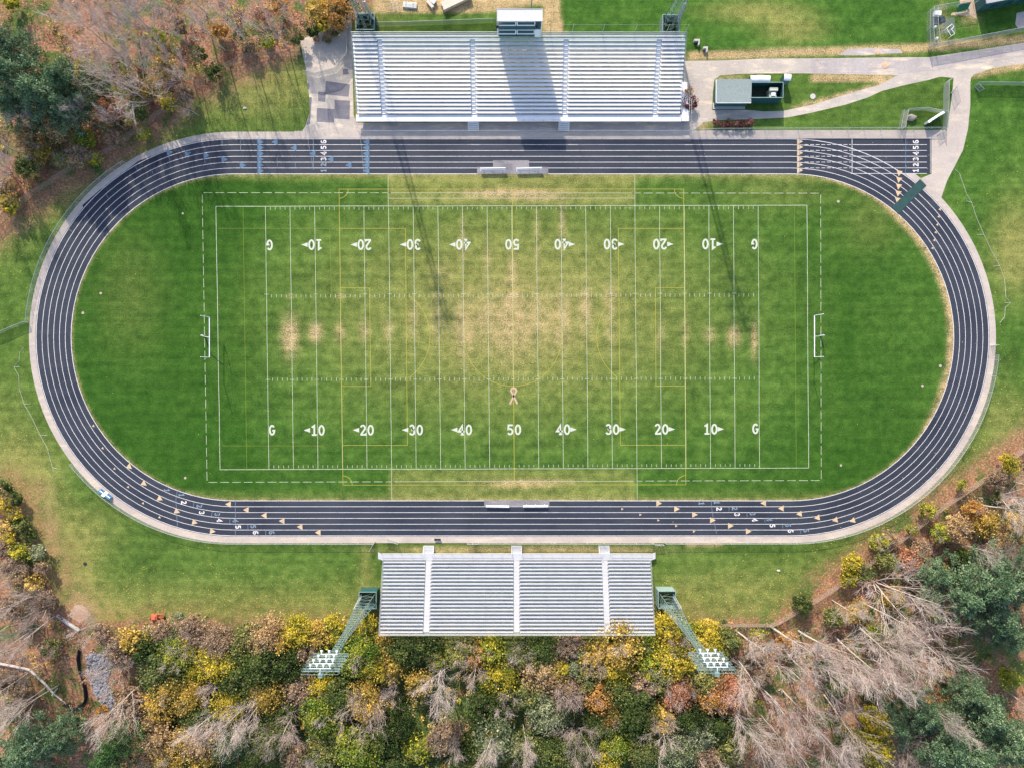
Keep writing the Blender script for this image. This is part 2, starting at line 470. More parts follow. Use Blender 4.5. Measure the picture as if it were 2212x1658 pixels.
def grid_sheet(name, xs, ys, z, maskfn, mat):
    X, Y = np.meshgrid(xs, ys)
    nx, ny = len(xs), len(ys)
    co = np.stack([X, Y, np.full_like(X, z)], -1).reshape(-1, 3)
    idx = np.arange(nx * ny).reshape(ny, nx)
    fa = np.stack([idx[:-1, :-1], idx[:-1, 1:], idx[1:, 1:], idx[1:, :-1]], -1).reshape(-1, 4)
    me = np_mesh(name, co, fa)
    u, v = to_u(X.ravel(), Y.ravel())
    m = maskfn(u, v)
    a = me.color_attributes.new('mask', 'FLOAT_COLOR', 'POINT')
    buf = np.ones((len(co), 4), np.float32); buf[:, 0] = m[0]; buf[:, 1] = m[1]; buf[:, 2] = m[2]
    a.data.foreach_set('color', buf.ravel())
    if len(m) > 3:
        a = me.color_attributes.new('mask2', 'FLOAT_COLOR', 'POINT')
        buf = np.zeros((len(co), 4), np.float32); buf[:, 0] = m[3]
        a.data.foreach_set('color', buf.ravel())
    me.materials.append(mat)
    return me
def np_mesh(name, co, fa):
    me = bpy.data.meshes.new(name)
    co = np.asarray(co, np.float32); fa = np.asarray(fa, np.int32)
    k = fa.shape[1]
    me.vertices.add(len(co)); me.vertices.foreach_set('co', co.ravel())
    me.loops.add(fa.size); me.loops.foreach_set('vertex_index', fa.ravel())
    me.polygons.add(len(fa))
    me.polygons.foreach_set('loop_start', np.arange(0, fa.size, k, dtype=np.int32))
    me.update(calc_edges=True); me.validate()
    return me

BLEND = dict()
def ground_mask(u, v):
    d = np.maximum(sdist(u, v, WOOD_TL), sdist(u, v, WOOD_B))
    dT, dB = sdist(u, v, WOOD_TL), sdist(u, v, WOOD_B)
    lit = np.maximum(sm(-90, 2, dT) * sm(660, 560, u) + sm(-30, 14, dT) * sm(560, 660, u), sm(-30, 14, dB) * sm(1760, 1640, u) + sm(-78, 4, dB) * sm(1640, 1760, u))
    lit = np.clip(lit, 0, 1)
    # broad soft drift of leaves over the lawn along the wood
    lit = np.maximum(lit, 0.30 * sm(-75, -5, d))
    # left column of shrubs keeps a narrow edge
    lit *= 1 - 0.6 * sm(250, 60, u) * sm(1000, 1100, v) * sm(1345, 1300, v) * (d < 0)
    # woodland edge fades out below the far side of the stands
    dry = 0.30 * sm(-140, -10, d) * (1 - lit)
    dry += 0.75 * blob(u, v, 560, 190, 110, 70) + 0.25 * blob(u, v, 20, 900, 60, 90)
    dry += 0.35 * blob(u, v, 2190, 560, 60, 80) + 0.35 * blob(u, v, 1600, 1270, 120, 60) + 0.35 * blob(u, v, 1470, 1300, 50, 60)
    dry += 1.0 * blob(u, v, 1630, 25, 110, 24) + 0.95 * blob(u, v, 1715, 65, 70, 30) + 0.5 * blob(u, v, 1590, 200, 40, 20)
    dry += 0.45 * blob(u, v, 200, 1150, 60, 60) + 0.5 * blob(u, v, 150, 1240, 60, 70) + 0.55 * blob(u, v, 790, 1225, 14, 60)
    dry += 0.15 + 0 * u
    dry = np.where((u > 1180) & (v < 120), dry - 0.22, dry)
    dry = np.where((u > 2040) & (v < 860) & (v > 170), dry - 0.12, dry)
    dry += 0.8 * blob(u, v, 2195, 530, 50, 100) + 0.35 * blob(u, v, 2160, 900, 50, 120) + 0.5 * blob(u, v, 60, 1000, 80, 60)
    left = sm(330, 150, u) * sm(960, 1040, v) * sm(1400, 1345, v)
    lit = np.maximum(lit, left * .62 * sm(-110, -8, d)); dry += left * .45 * sm(-150, -20, d)
    dry += .35 * sm(-110, -10, dB) * (v > 1180) * (u < 830)
    sand = np.zeros_like(u)
    sand += 0.55 * sm(764, 772, u) * sm(1474, 1468, u) * sm(98, 106, v) * sm(268, 262, v)
    sand += 0.9 * sm(10, -2, np.abs(v - 1188)) * sm(1235, 1380, u) * sm(1420, 1390, u) * 0.6
    sand += 0.75 * blob(u, v, 1200, 1187, 200, 9) + 0.6 * blob(u, v, 950, 1187, 120, 7)
    sand += 0.9 * sm(12, 2, np.abs(v - 1172)) * sm(1478, 1484, u) * sm(1562, 1556, u) * 0.8
    # verges of the service road
    sand += 1.0 * sm(1470, 1500, u) * sm(14, 3, np.abs(v - (122 - 0.035 * (u - 1480) * (u < 1990) - 18 * (u >= 1990) - 0.09 * np.maximum(u - 1990, 0))))
    sand += 1.0 * sm(1660, 1700, u) * sm(1960, 1900, u) * sm(14, 4, np.abs(v - (168 + 0.0 * u))) * sm(1745, 1760, u)
    sand += 0.85 * sm(9, 2, np.abs(v - (238 - 0.262 * (u - 1700)))) * sm(1700, 1740, u) * sm(2075, 2050, u)
    sand += 0.9 * sm(2095, 2110, u) * sm(13, 3, np.abs(v - (158 - 0.17 * (u - 2110))))
    # building yard behind the stands
    yard = [(800, 2), (870, -60), (1210, -60), (1212, 40), (1222, 74), (1170, 74), (1172, 12), (1073, 24), (1000, 30), (806, 27)]
    sand = np.maximum(sand, 0.95 * sm(-3, 4, sdist(u, v, yard)))
    sand += 0.5 * blob(u, v, 1560, 168, 60, 10) + 0.8 * blob(u, v, 1510, 270, 26, 14) + 0.6 * blob(u, v, 1493, 180, 14, 40)
    sand += 0.45 * blob(u, v, 2035, 45, 12, 40) + 0.6 * blob(u, v, 2095, 38, 20, 16)
    sand += 0.8 * blob(u, v, 172, 1325, 26, 22) + 0.5 * blob(u, v, 110, 1190, 14, 90) + 0.45 * blob(u, v, 150, 1290, 40, 30)
    green = sm(240, 420, u) * sm(1600, 1480, u) * sm(1350, 1385, v)
    return np.clip(dry, 0, 1), np.clip(sand, 0, 1), np.clip(lit, 0, 1), green

CX0, CX1, CYM, RIN = 506.0, 1708.0, 728.2, 352.4
def stadium(off, n=40):
    r = RIN + off
    P = [(CX1 + r * math.sin(a), CYM - r * math.cos(a)) for a in [math.pi * i / n for i in range(n + 1)]]
    P += [(CX0 - r * math.sin(a), CYM + r * math.cos(a)) for a in [math.pi * i / n for i in range(n + 1)]]
    return P
WEAR = [  # u, v, ru, rv, amount: bare sandy turf
    (1105, 417, 85, 9, 1.0), (1150, 425, 60, 8, .7), (1060, 418, 60, 6, .6), (1120, 1044, 80, 8, .85), (1180, 1040, 60, 6, .5),
    (1105, 700, 34, 75, .62), (1000, 710, 22, 62, .55), (1052, 690, 40, 55, .48), (1160, 690, 40, 60, .45), (1214, 690, 22, 62, .5), (1265, 672, 16, 52, .55), (1318, 650, 14, 38, .4), (1318, 720, 12, 35, .3),
    (627, 728, 17, 38, .95), (682, 719, 13, 19, .95), (735, 718, 11, 20, .55), (787, 716, 11, 22, .5), (838, 712, 12, 24, .36), (893, 690, 14, 40, .36), (945, 700, 14, 45, .36),
    (1585, 727, 13, 20, .8), (1629, 733, 7, 34, .75), (1533, 725, 12, 16, .45), (1480, 720, 9, 30, .3), (1425, 730, 9, 30, .3),
    (1107, 590, 10, 40, .55), (1053, 560, 8, 50, .3), (1000, 520, 8, 45, .35), (1214, 480, 8, 60, .35), (1160, 520, 6, 70, .25), (735, 640, 10, 5, .4), (626, 640, 9, 4, .35), (945, 640, 9, 6, .4), (1265, 635, 9, 7, .5), (1318, 637, 10, 6, .4),
    (1004, 727, 9, 5, .9), (1214, 727, 9, 5, .9), (1107, 640, 12, 20, .5), (955, 590, 20, 20, .2)]
def turf_mask(u, v):
    sand = np.zeros_like(u); keep = np.ones_like(u)
    for a, b, c, d, w in WEAR:
        keep *= 1 - np.clip(w * blob(u, v, a, b, c, d), 0, 1)
    sand = 1 - keep
    # pale worn track edge on the right-hand bend
    de = np.hypot(u - np.clip(u, CX0, CX1), v - CYM)
    edge = sm(RIN - 9, RIN - 1, de) * (0.35 + 0.55 * sm(1760, 1840, u) * sm(1010, 900, v))
    edge += 0.6 * sm(RIN - 20, RIN - 8, de) * sm(1880, 1950, u) * sm(950, 820, v)
    sand = np.maximum(sand, np.clip(edge, 0, 0.95))
    dry = 0.92 * blob(u, v, 1105, 670, 390, 215, 1.2) + 0.05
    side = sm(834, 846, u) * sm(1379, 1366, u)
    dry += side * (0.56 * sm(450, 434, v) + 0.46 * sm(1006, 1020, v))
    dry += 0.30 * blob(u, v, 1690, 410, 130, 40) + 0.25 * blob(u, v, 1880, 480, 60, 60) + 0.35 * sm(400, 380, v)
    dry += 0.25 * sm(1050, 1075, v) + 0.20 * blob(u, v, 280, 640, 70, 120)
    dark = 0.9 * sm(640, 480, u) + 0.55 * sm(1640, 1780, u) + 0.4 * sm(560, 440, v) * sm(1000, 850, u) + 0.35 * sm(860, 1000, v) * (1 - side)
    dark += 0.5 * blob(u, v, 375, 600, 25, 140) + 0.4 * blob(u, v, 1830, 720, 25, 170)
    return np.clip(dry, 0, 1), np.clip(sand, 0, 1), np.clip(dark, 0, 1)

# ------------------------------------------------------------------ ground, field, track
xs = np.concatenate([[-1500, -500, -200], np.arange(-112, 112.1, 0.7), [200, 500, 1500]])
ys = np.concatenate([[-1500, -500, -200], np.arange(-92, 84.1, 0.7), [200, 500, 1500]])
link_mesh('ground', grid_sheet('ground', xs, ys, 0.0, ground_mask, MAT['ground']))['kind'] = 'structure'

P = [G(u, v) for u, v in stadium(0.6)]
fx = [p.x for p in P]; fy = [p.y for p in P]
me = grid_sheet('football_field', np.arange(min(fx) - 1, max(fx) + 1, 0.45), np.arange(min(fy) - 1, max(fy) + 1, 0.45), 0.006, turf_mask, MAT['turf'])
import bmesh
bm = bmesh.new(); bm.from_mesh(me)
kill = []
for f in bm.faces:
    c = f.calc_center_median(); uu, vv = to_u(c.x, c.y)
    if math.hypot(uu - min(max(uu, CX0), CX1), vv - CYM) > RIN + 4: kill.append(f)
bmesh.ops.delete(bm, geom=kill, context='FACES')
bm.to_mesh(me); bm.free()
field = link_mesh('football_field', me); field['kind'] = 'structure'

def flat(name, pts, z, mat, parent=None, z0=None):
    m = MB()
    m.poly([G(u, v) for u, v in pts], z)
    return struct(name, m, mat, parent)
def ring(m, o0, o1, z, n=40):
    A = [G(*p) for p in stadium(o0, n)]; B = [G(*p) for p in stadium(o1, n)]
    k = len(A)
    vs = [(p.x, p.y, z) for p in A] + [(p.x, p.y, z) for p in B]
    m.add(vs, [(i, i + k, (i + 1) % k + k, (i + 1) % k)[::-1] for i in range(k)])
m = MB(); ring(m, 74, 91, 0.010, 60)
struct('apron_path', m, MAT['apron'])
m = MB(); ring(m, -0.3, 77.0, 0.018, 60)
track = struct('running_track', m, MAT['track'])
m = MB(); m.poly([G(u, v) for u, v in [(1700, 299.4), (2011.5, 299.8), (2011.5, 375.4), (1700, 375.4)]], 0.014)
m.build('sprint_chute', MAT['track'], track)
# paved areas
flat('concrete_walk', [(636, 283.5), (1480, 284.5), (1495, 282.5), (2040, 281), (2050, 284), (2013, 300), (2013, 302), (636, 303)], 0.0085, MAT['apron'])
flat('service_road', [(1478, 132), (1560, 131), (1650, 127), (1755, 126.5), (1955, 124), (2006, 124), (2108, 109), (2260, 85), (2260, 131), (2146, 147), (2103, 162), (2098, 168), (2060, 168.5), (2031, 166), (2006, 173), (1955, 184), (1904, 197), (1889, 188), (1915, 176), (1938, 163), (1753, 159), (1650, 159), (1600, 160), (1556, 163), (1543, 172), (1540, 200), (1538, 239), (1478, 239)], 0.0045, MAT['plaza'])
flat('foot_path', [(1478, 238), (1538, 238), (1609, 237.5), (1651, 241), (1692, 240), (1757, 226), (1816, 208), (1866, 193), (1889, 187), (1905, 197), (1874, 211), (1828, 226), (1752, 244), (1701, 254), (1651, 256.5), (1624, 258), (1550, 260), (1519, 265), (1509, 274), (1495, 285), (1478, 285)], 0.0060, MAT['plaza'])
flat('access_path', [(2060, 167), (2098, 167), (2096, 178), (2096, 228), (2091, 279), (2080, 325), (2062, 360), (2047, 388), (2037, 416), (2026, 452), (2008, 430), (1990, 385), (2012, 376), (2012, 300), (2045, 282), (2050, 254), (2057, 203)], 0.0065, MAT['apron'])
flat('road_patch', [(1752, 128), (1800, 127), (1955, 125), (2006, 125.5), (2108, 111), (2230, 92), (2230, 120), (2146, 133), (2040, 150), (1938, 161), (1753, 158)], 0.0080, MAT['road'])
flat('side_strip', [(1812, 119), (1830, 107), (1880, 104), (1945, 107), (1950, 115), (1900, 117), (1870, 120)], 0.0045, MAT['road'])
L_ = [Q10(x, y) for x, y in [(385, 345), (480, 300), (640, 215), (825, 108), (832, 500), (842, 980), (862, 1045), (862, 1140), (340, 1140), (400, 1120), (430, 1080), (470, 960), (465, 830), (440, 640), (432, 560), (410, 470)]]
flat('side_yard', L_, 0.0045, MAT['plaza'])
flat('forecourt', [(768, 266), (1482, 264), (1482, 286), (768, 286)], 0.0058, MAT['road'])
for k, pl in enumerate([[(605, 690), (810, 720), (800, 825), (600, 805)], [(540, 780), (604, 786), (601, 870), (540, 860)], [(680, 850), (812, 860), (808, 1018), (678, 1010)], [(530, 920), (679, 930), (676, 1045), (526, 1040)], [(748, 590), (795, 586), (801, 632), (752, 637)], [(448, 705), (465, 712), (466, 766), (452, 760)], [(465, 830), (488, 828), (470, 1060), (440, 1064), (470, 960)]]):
    flat('asphalt_patch', [Q10(*p) for p in pl], 0.0085, MAT['patch'])
flat('bench_pad', [(1030.7, 361), (1065, 361), (1065, 346.7), (1142.7, 346.7), (1142.7, 361), (1184.4, 361), (1184.4, 376.5), (1030.7, 376.5)], 0.034, MAT['pad'])
flat('bench_pad', [(1046, 1079.4), (1186.5, 1079), (1186.5, 1092.6), (1046, 1093.2)], 0.034, MAT['pad'])

gp = [Q03(675 + (88 + 14 * math.sin(3 * a_) + 9 * math.sin(7 * a_ + 1)) * math.cos(a_), 342 + (70 + 12 * math.sin(4 * a_ + 2) + 7 * math.sin(9 * a_)) * math.sin(a_)) for a_ in [2 * math.pi * i / 40 for i in range(40)]]
flat('gravel_patch', gp, 0.012, paving('pink_gravel', (0.33, 0.21, 0.15), (0.44, 0.31, 0.24), (0.30, 0.16, 0.11), .6, .35))
# ------------------------------------------------------------------ painted markings
def GP(pts): return [G(u, v) for u, v in pts]
Z_ = [0.012]
# field: white lines
m = MB()
W = 0.092
def tl(i): return (573.2 + 53.22 * i, 445.4 - 0.085 * i)
def bl(i): return (581.0 + 52.99 * i, 1013.2 - 0.165 * i)
def lerp(a, b, k): return (a[0] + (b[0] - a[0]) * k, a[1] + (b[1] - a[1]) * k)
def wob(a, b, n=7, amp=0.35):
    rr = random.Random(int(a[0] * 7 + b[1] * 13))
    return [(lerp(a, b, i / n)[0] + (rr.uniform(-amp, amp) if 0 < i < n else 0), lerp(a, b, i / n)[1] + (rr.uniform(-amp, amp) if 0 < i < n else 0)) for i in range(n + 1)]
for a, b in (((466.4, 446), (1743, 443.6)), ((475.4, 1013.4), (1746.8, 1009.7))):
    m.strip(GP(wob(a, b, 16, 0.3)), W * 1.15, 0.0125)
for a, b in (((466.4, 446), (475.4, 1013.4)), ((1743, 443.6), (1746.8, 1009.7))):
    m.strip(GP(wob(a, b, 9, 0.3)), W * 1.15, 0.0135)
for i in range(21):
    m.strip(GP(wob(tl(i), bl(i), 8, 0.3)), W, 0.0145)
yl = m.build('yard_line', MAT['fieldline'], field)
m = MB()
for i in range(20):
    for k in range(5):
        t0 = lerp(tl(i), tl(i + 1), k / 5); b0 = lerp(bl(i), bl(i + 1), k / 5)
        if k == 0:
            for f_ in (0.335, 0.659):
                c = lerp(t0, b0, f_)
                m.strip(GP([(c[0] - 4.5, c[1]), (c[0] + 4.5, c[1])]), W, 0.0155)
            continue
        for s0, s1 in ((0.0038, 0.0150), (0.3353, 0.3483), (0.652, 0.665), (0.984, 0.995)):
            m.strip(GP([lerp(t0, b0, s0), lerp(t0, b0, s1)]), W * 0.9, 0.0145)
m.build('hash_mark', MAT['fieldline'], field)
# dashed restraining line
m = MB()
def dashes(a, b, n, skip=lambda u: False):
    for i in range(n):
        p = lerp(a, b, (i + 0.12) / n); r_ = lerp(a, b, (i + 0.86) / n)
        if not skip((p[0] + r_[0]) / 2): m.strip(GP([p, r_]), W, 0.0105)
mid = lambda u: 845 < u < 1372
dashes((436.7, 416.5), (1772.7, 417.6), 52, mid); dashes((447.3, 1040.6), (1773.9, 1036.6), 52, mid)
dashes((436.7, 416.5), (447.3, 1040.6), 24); dashes((1772.7, 417.6), (1773.9, 1036.6), 24, lambda u: False)
m.build('dashed_border_line', MAT['fieldline'], field)
m = MB()
m.strip(GP([(839, 416.8), (1371, 417.2)]), W, 0.0105); m.strip(GP([(839, 428.6), (1371, 428.3)]), W, 0.0105)
m.strip(GP([(845.6, 1039.3), (1376, 1038)]), W, 0.0105)
for a, b in (((838.3, 379), (838.7, 445)), ((1371.2, 378), (1371.5, 444)), ((845.7, 1012), (846.3, 1080)), ((1376, 1010), (1376.5, 1079))):
    m.strip(GP([a, b]), W, 0.0115)
m.build('team_box_line', MAT['faintline'], field)
# yellow soccer lines
m = MB()
def ylw(pts, z, w=0.08): m.strip(GP(pts), w, z)
ylw([(732.4, 408.9), (1476.6, 408.7)], .0085); ylw([(741, 1046.7), (1481.4, 1046)], .0085)
ylw([(732.4, 408.9), (741, 1046.7)], .0168, .09); ylw([(1476.6, 408.7), (1481.4, 1046)], .0168, .09)
ylw([(1106.6, 408.9), (1111, 1046.4)], .0170, .10)
ylw([(733, 493.7), (875.6, 493.7), (880, 961), (740.4, 961)], .0094); ylw([(1477, 493.7), (1335.7, 493.7), (1340, 960.5), (1481, 960.5)], .0094)
ylw([(734.6, 621.9), (798.4, 621.9), (801, 834), (737.6, 834)], .0094); ylw([(1478, 621.3), (1415.7, 621.3), (1417, 833.4), (1479.7, 833.4)], .0094)
ylw([(1108 + 105 * math.cos(a), 729 + 105 * math.sin(a)) for a in [2 * math.pi * i / 48 for i in range(49)]], .0094, .08)
ylw([(820 + 109 * math.cos(a), 727 + 109 * math.sin(a)) for a in [(-0.93 + 1.86 * i / 16) * 1.1 / 1.1 for i in range(17)]], .0094, .08)
ylw([(1398 - 109 * math.cos(a), 727 + 109 * math.sin(a)) for a in [-0.93 + 1.86 * i / 16 for i in range(17)]], .0094, .08)
for c, a0 in (((732.4, 408.9), 0), ((1476.6, 408.7), 90), ((1481.4, 1046), 180), ((741, 1046.7), 270)):
    ylw([(c[0] + 20 * math.cos(R(a0 + i * 15)), c[1] + 20 * math.sin(R(a0 + i * 15))) for i in range(7)], .0094, .09)
m.build('soccer_line', MAT['yellow'], field)
m = MB()
for a, b in (((525, 447), (533, 1012)), ((470, 493.5), (712, 493.5)), ((712, 493.5), (716, 640)), ((1716, 446), (1720, 1009)), ((480, 962), (700, 962))):
    m.strip(GP([a, b]), 0.05, 0.0080)
m.build('old_soccer_line', paint('old_yellow_paint', (0.20, 0.24, 0.03), (0.07, 0.16, 0.02), 0.5), field)

def arc(cx, cy, rx, ry, a0, a1, n=14):
    return [(cx + rx * math.cos(R(a0 + (a1 - a0) * i / n)), cy + ry * math.sin(R(a0 + (a1 - a0) * i / n))) for i in range(n + 1)]
GLY = {
    '0': [arc(.3, .5, .22, .42, 90, 450, 20)],
    '1': [[(.10, .76), (.34, .93), (.34, .06)], [(.10, .06), (.56, .06)]],
    '2': [arc(.29, .70, .20, .24, 165, -20, 9) + [(.10, .07)], [(.06, .07), (.56, .07), (.56, .22)]],
    '3': [arc(.28, .72, .19, .22, 160, -80, 9) + arc(.29, .29, .22, .23, 85, -160, 10)],
    '4': [[(.40, .02), (.40, .93), (.05, .33), (.60, .33)], [(.26, .06), (.56, .06)]],
    '5': [[(.54, .92), (.13, .92), (.11, .54)] + arc(.28, .32, .23, .26, 118, -150, 10)],
    '6': [arc(.32, .62, .24, .32, 50, 180, 7) + [(.08, .34)] + arc(.30, .29, .22, .23, 180, 520, 14)],
    'G': [arc(.30, .52, .22, .42, 40, 325, 14) + [(.52, .48), (.32, .48)]],
}
def glyph(m, ch, origin, ex, ey, th, z):
    """origin: lower-left corner; ex, ey: vectors of one glyph height along and up"""
    for k, st in enumerate(GLY[ch]):
        pts = [origin + ex * x + ey * y for x, y in st]
        closed = ch == '0'
        if closed: pts = pts[:-1]
        m.strip([(p.x, p.y) for p in pts], th, z + 0.002 * k, closed)
def number(name, chars, c, h, turn, mat, parent, z, gap=0.66, th=0.165):
    """text centred on ground point c"""
    m = MB()
    ey = Vector((0, h, 0)); ex = Vector((h, 0, 0))
    rot = Matrix.Rotation(turn, 3, 'Z'); ex = rot @ ex; ey = rot @ ey
    w = gap * (len(chars) - 1) + 0.60
    o = c - ex * (w / 2) - ey * 0.5
    for i, ch in enumerate(chars):
        glyph(m, ch, o + ex * (gap * i), ex, ey, th * h, z + 0.0005 * i)
    return m.build(name, mat, parent)
HN = 1.98
nums = ['G', '10', '20', '30', '40', '50', '40', '30', '20', '10', 'G']
for j, s_ in enumerate(nums):
    for top in (0, 1):
        f_ = 0.1475 if top else 0.851
        c = lerp(tl(2 * j), bl(2 * j), f_)
        off = 0
        if s_ == 'G': off = 8.0 if j == 0 else -8.5
        elif len(s_) == 2: off = 0.5
        number('yard_number', s_, G(c[0] + off, c[1]), HN, math.pi if top else 0.0, MAT['fieldnum'], field, 0.0205, 0.72)
        if s_ not in ('G', '50'):
            d = -1 if j < 5 else 1
            m = MB(); a = c[0] + d * (14 + 2); w_ = 5.0
            m.poly(GP([(a, c[1] - w_), (a + d * 14, c[1]), (a, c[1] + w_)]), 0.0205)
            m.build('yard_arrow', MAT['fieldnum'], field)
for (cu, cv, sc) in ((1109.5, 855, 1.0),):
    m = MB()
    pts = [(cu - 8, cv + 17), (cu + 1, cv - 2), (cu + 6, cv - 11), (cu + 4, cv - 16), (cu, cv - 17.5), (cu - 4, cv - 16), (cu - 6, cv - 11), (cu - 1, cv - 2), (cu + 8, cv + 17)]
    if cv < 700: pts = [(cu - (a - cu), cv - (b - cv)) for a, b in pts]
    m.strip(GP(pts), 0.34, 0.0185)
    m.build('ribbon_emblem', MAT['ribbon'], field)

# track: lane lines
m = MB()
LW = 0.088
for k in range(7):
    off = 12.57 * k
    P = GP(stadium(off, 48))
    m.strip(P, LW * (1.25 if k in (0, 6) else 1.0), 0.0225 + 0.0003 * k, True)
lanes = m.build('lane_line', MAT['lane'], track)
m = MB()
for k in range(1, 6):
    y = 375.7 - 12.57 * k
    for i in range(9):
        u0 = 1738 + i * 12
        m.strip(GP([(u0, y), (u0 + 8.5, y)]), LW, 0.0262)
    m.strip(GP([(1838, y), (2002, y)]), LW, 0.0262)
m.strip(GP([(1838, 375.2), (2002, 375.2)]), LW, 0.0262)
m.strip(GP([(1840.5, 300.5), (1840.5, 374)]), LW, 0.0275)
m.strip(GP([(2009.5, 300.5), (2009.5, 374.5)]), 0.06, 0.0275)
m.build('chute_line', MAT['lane'], track)
m = MB()
m.strip(GP([(1956.5, 301), (1956, 374)]), 0.10, 0.0285)
m.build('start_line', MAT['bluemark'], track)
m = MB()
for (x, y0, y1) in ((677, 301, 367),): m.strip(GP([(x, y0), (x, y1)]), 0.09, 0.0275)
for (a, b) in (((665, 301), (677, 366)), ((779, 301), (786, 374)), ((520, 302), (520, 326)), ((598.5, 338), (599.5, 365)), ((638, 351), (638, 363))): m.strip(GP([a, b]), 0.06, 0.0280)
for x, y0 in ((1171, 1083), (1117, 300.5)): pass
for qf, a, b in ((Q02, (1508, 970), (1497, 1040)), (Q02, (1497, 1040), (1510, 1270)), (Q02, (1650, 1065), (1645, 1105)), (Q02, (1805, 1145), (1800, 1185)), (Q02, (1957, 1203), (1955, 1243)), (Q02, (2110, 1252), (2110, 1294)), (Q12, (95, 1298), (95, 1342)),
                 (Q22, (1718, 1045), (1720, 1095)), (Q22, (1720, 1095), (1735, 1200)), (Q22, (1735, 1200), (1765, 1333)), (Q22, (1870, 1097), (1870, 1140)), (Q22, (2023, 1145), (2023, 1187)), (Q22, (2175, 1193), (2175, 1234)), (Q32, (157, 1241), (157, 1283)), (Q32, (310, 1287), (310, 1330)), (Q02, (2003, 1060), (2003, 1340)),
                 (Q00, (1890, 1188), (1890, 1232)), (Q00, (2047, 1238), (2047, 1280)), (Q00, (1145, 1405), (1168, 1447)), (Q00, (1432, 1328), (1447, 1370)), (Q00, (1290, 1443), (1305, 1482)), (Q01, (895, 98), (925, 142)), (Q01, (580, 398), (615, 424)), (Q00, (1742, 1352), (1745, 1392))):
    m.strip(GP([qf(*a), qf(*b)]), 0.075, 0.0285)
m.build('stagger_line', MAT['fadedmark'], track)
def lane_num(ch, p, turn, mat, h=1.0): number('lane_number', ch, G(*p), h, turn, mat, track, 0.0305, th=0.20)
for i in range(6):
    y = 369.3 - 12.57 * i
    lane_num(str(i + 1), (1978, y), R(90), MAT['lane'])
    lane_num(str(i + 1), (699, y), R(90), MAT['lane'] if i > 1 else MAT['fadedmark'])
for ch, qf, p in (('1', Q02, (1420, 960)), ('2', Q02, (1565, 1063)), ('3', Q02, (1717, 1150)), ('4', Q02, (1870, 1218)), ('5', Q02, (2027, 1273)), ('6', Q02, (2175, 1322)),
                  ('1', Q22, (1635, 1072)), ('2', Q22, (1785, 1118)), ('3', Q22, (1938, 1166)), ('4', Q22, (2090, 1213)), ('5', Q32, (70, 1262)), ('6', Q32, (225, 1308))):
    lane_num(ch, qf(*p), R(-90), MAT['fadedmark'] if ch == '1' else MAT['lane'])
for ch, qf, p in (('1', Q02, (1545, 1000)), ('2', Q02, (1697, 1095)), ('3', Q02, (1850, 1165)), ('4', Q02, (2005, 1220)), ('5', Q02, (2155, 1270)), ('6', Q12, (145, 1322)),
                  ('1', Q22, (1765, 1065)), ('2', Q22, (1918, 1115)), ('3', Q22, (2070, 1160)), ('4', Q32, (45, 1210)), ('5', Q32, (203, 1258)), ('6', Q32, (357, 1304))):
    lane_num(ch, qf(*p), R(-90), MAT['fadedmark'])
def tri(p, ang, s, mat):
    m = MB(); c = G(*p)
    pts = [(s * 0.55, 0), (-s * 0.55, s * 0.60), (-s * 0.55, -s * 0.60)]
    a = R(ang)
    m.poly([(c.x + x * math.cos(a) - y * math.sin(a), c.y + x * math.sin(a) + y * math.cos(a)) for x, y in pts], 0.0315)
    m.build('exchange_triangle', mat, track)
T_ = MAT['tanmark']; B_ = MAT['bluemark']
for qf, pts, ang in ((Q02, [(1105, 765), (1230, 908), (1365, 1035), (1510, 1143), (1660, 1235), (1812, 1310)], (-40, -35, -28, -22, -15, -8)), (Q02, [(1940, 1080), (2092, 1128)], (176, 178)),
                     (Q12, [(78, 1175), (230, 1222), (383, 1272), (537, 1320)], (180,) * 4), (Q22, [(1275, 1072), (1427, 1120), (1580, 1168), (1732, 1215), (1885, 1263), (2037, 1311)], (0,) * 6), (Q22, [(2160, 1070)], (180,)),
                     (Q32, [(142, 1115), (295, 1162), (447, 1195), (600, 1215), (748, 1220)], (182, 186, 190, 194, 198))):
    for p, a in zip(pts, ang): tri(qf(*p), a, 0.95, T_)
for qf, pts, ang in ((Q22, [(963, 1120), (1117, 1168), (1270, 1216), (1422, 1264), (1573, 1311)], 0), (Q02, [(797, 416), (876, 606), (977, 780), (1093, 936), (1220, 1074), (1360, 1193)], -45), (Q31, [(1497, 238), (1487, 300), (1475, 368), (1462, 433), (1450, 500), (1434, 568)], -50)):
    for p in pts: tri(qf(*p), ang, 0.40, T_)
for y in (1210, 1258, 1308, 1357, 1407, 1455): tri(Q10(52, y), 0, 1.10, B_); tri(Q10(948, y), 180, 1.10, B_)
for p in ((170, 1210), (330, 1260), (490, 1308), (643, 1357), (797, 1407)): tri(Q10(*p), 180, 1.05, B_)
for p, a in zip(((1447, 1298), (1602, 1305), (1757, 1325), (1912, 1358), (2068, 1408)), (12, 8, 5, 2, 0)): tri(Q00(*p), a, 1.05, B_)
for y in (1205, 1253, 1302, 1353, 1403, 1450): tri(Q30(305, y), 0, 1.0, T_)
for qf, p in ((Q30, (1148, 1478)), (Q30, (1145, 1535)), (Q30, (1143, 1592)), (Q31, (1139, 103)), (Q31, (1133, 160))): tri(qf(*p), -100, .95, T_)
m = MB()
for x in (563.5, 791.5, 1727.5): m.strip(GP([(x, 301), (x, 374)]), 0.11, 0.0330)
m.build('zone_line', B_, track)
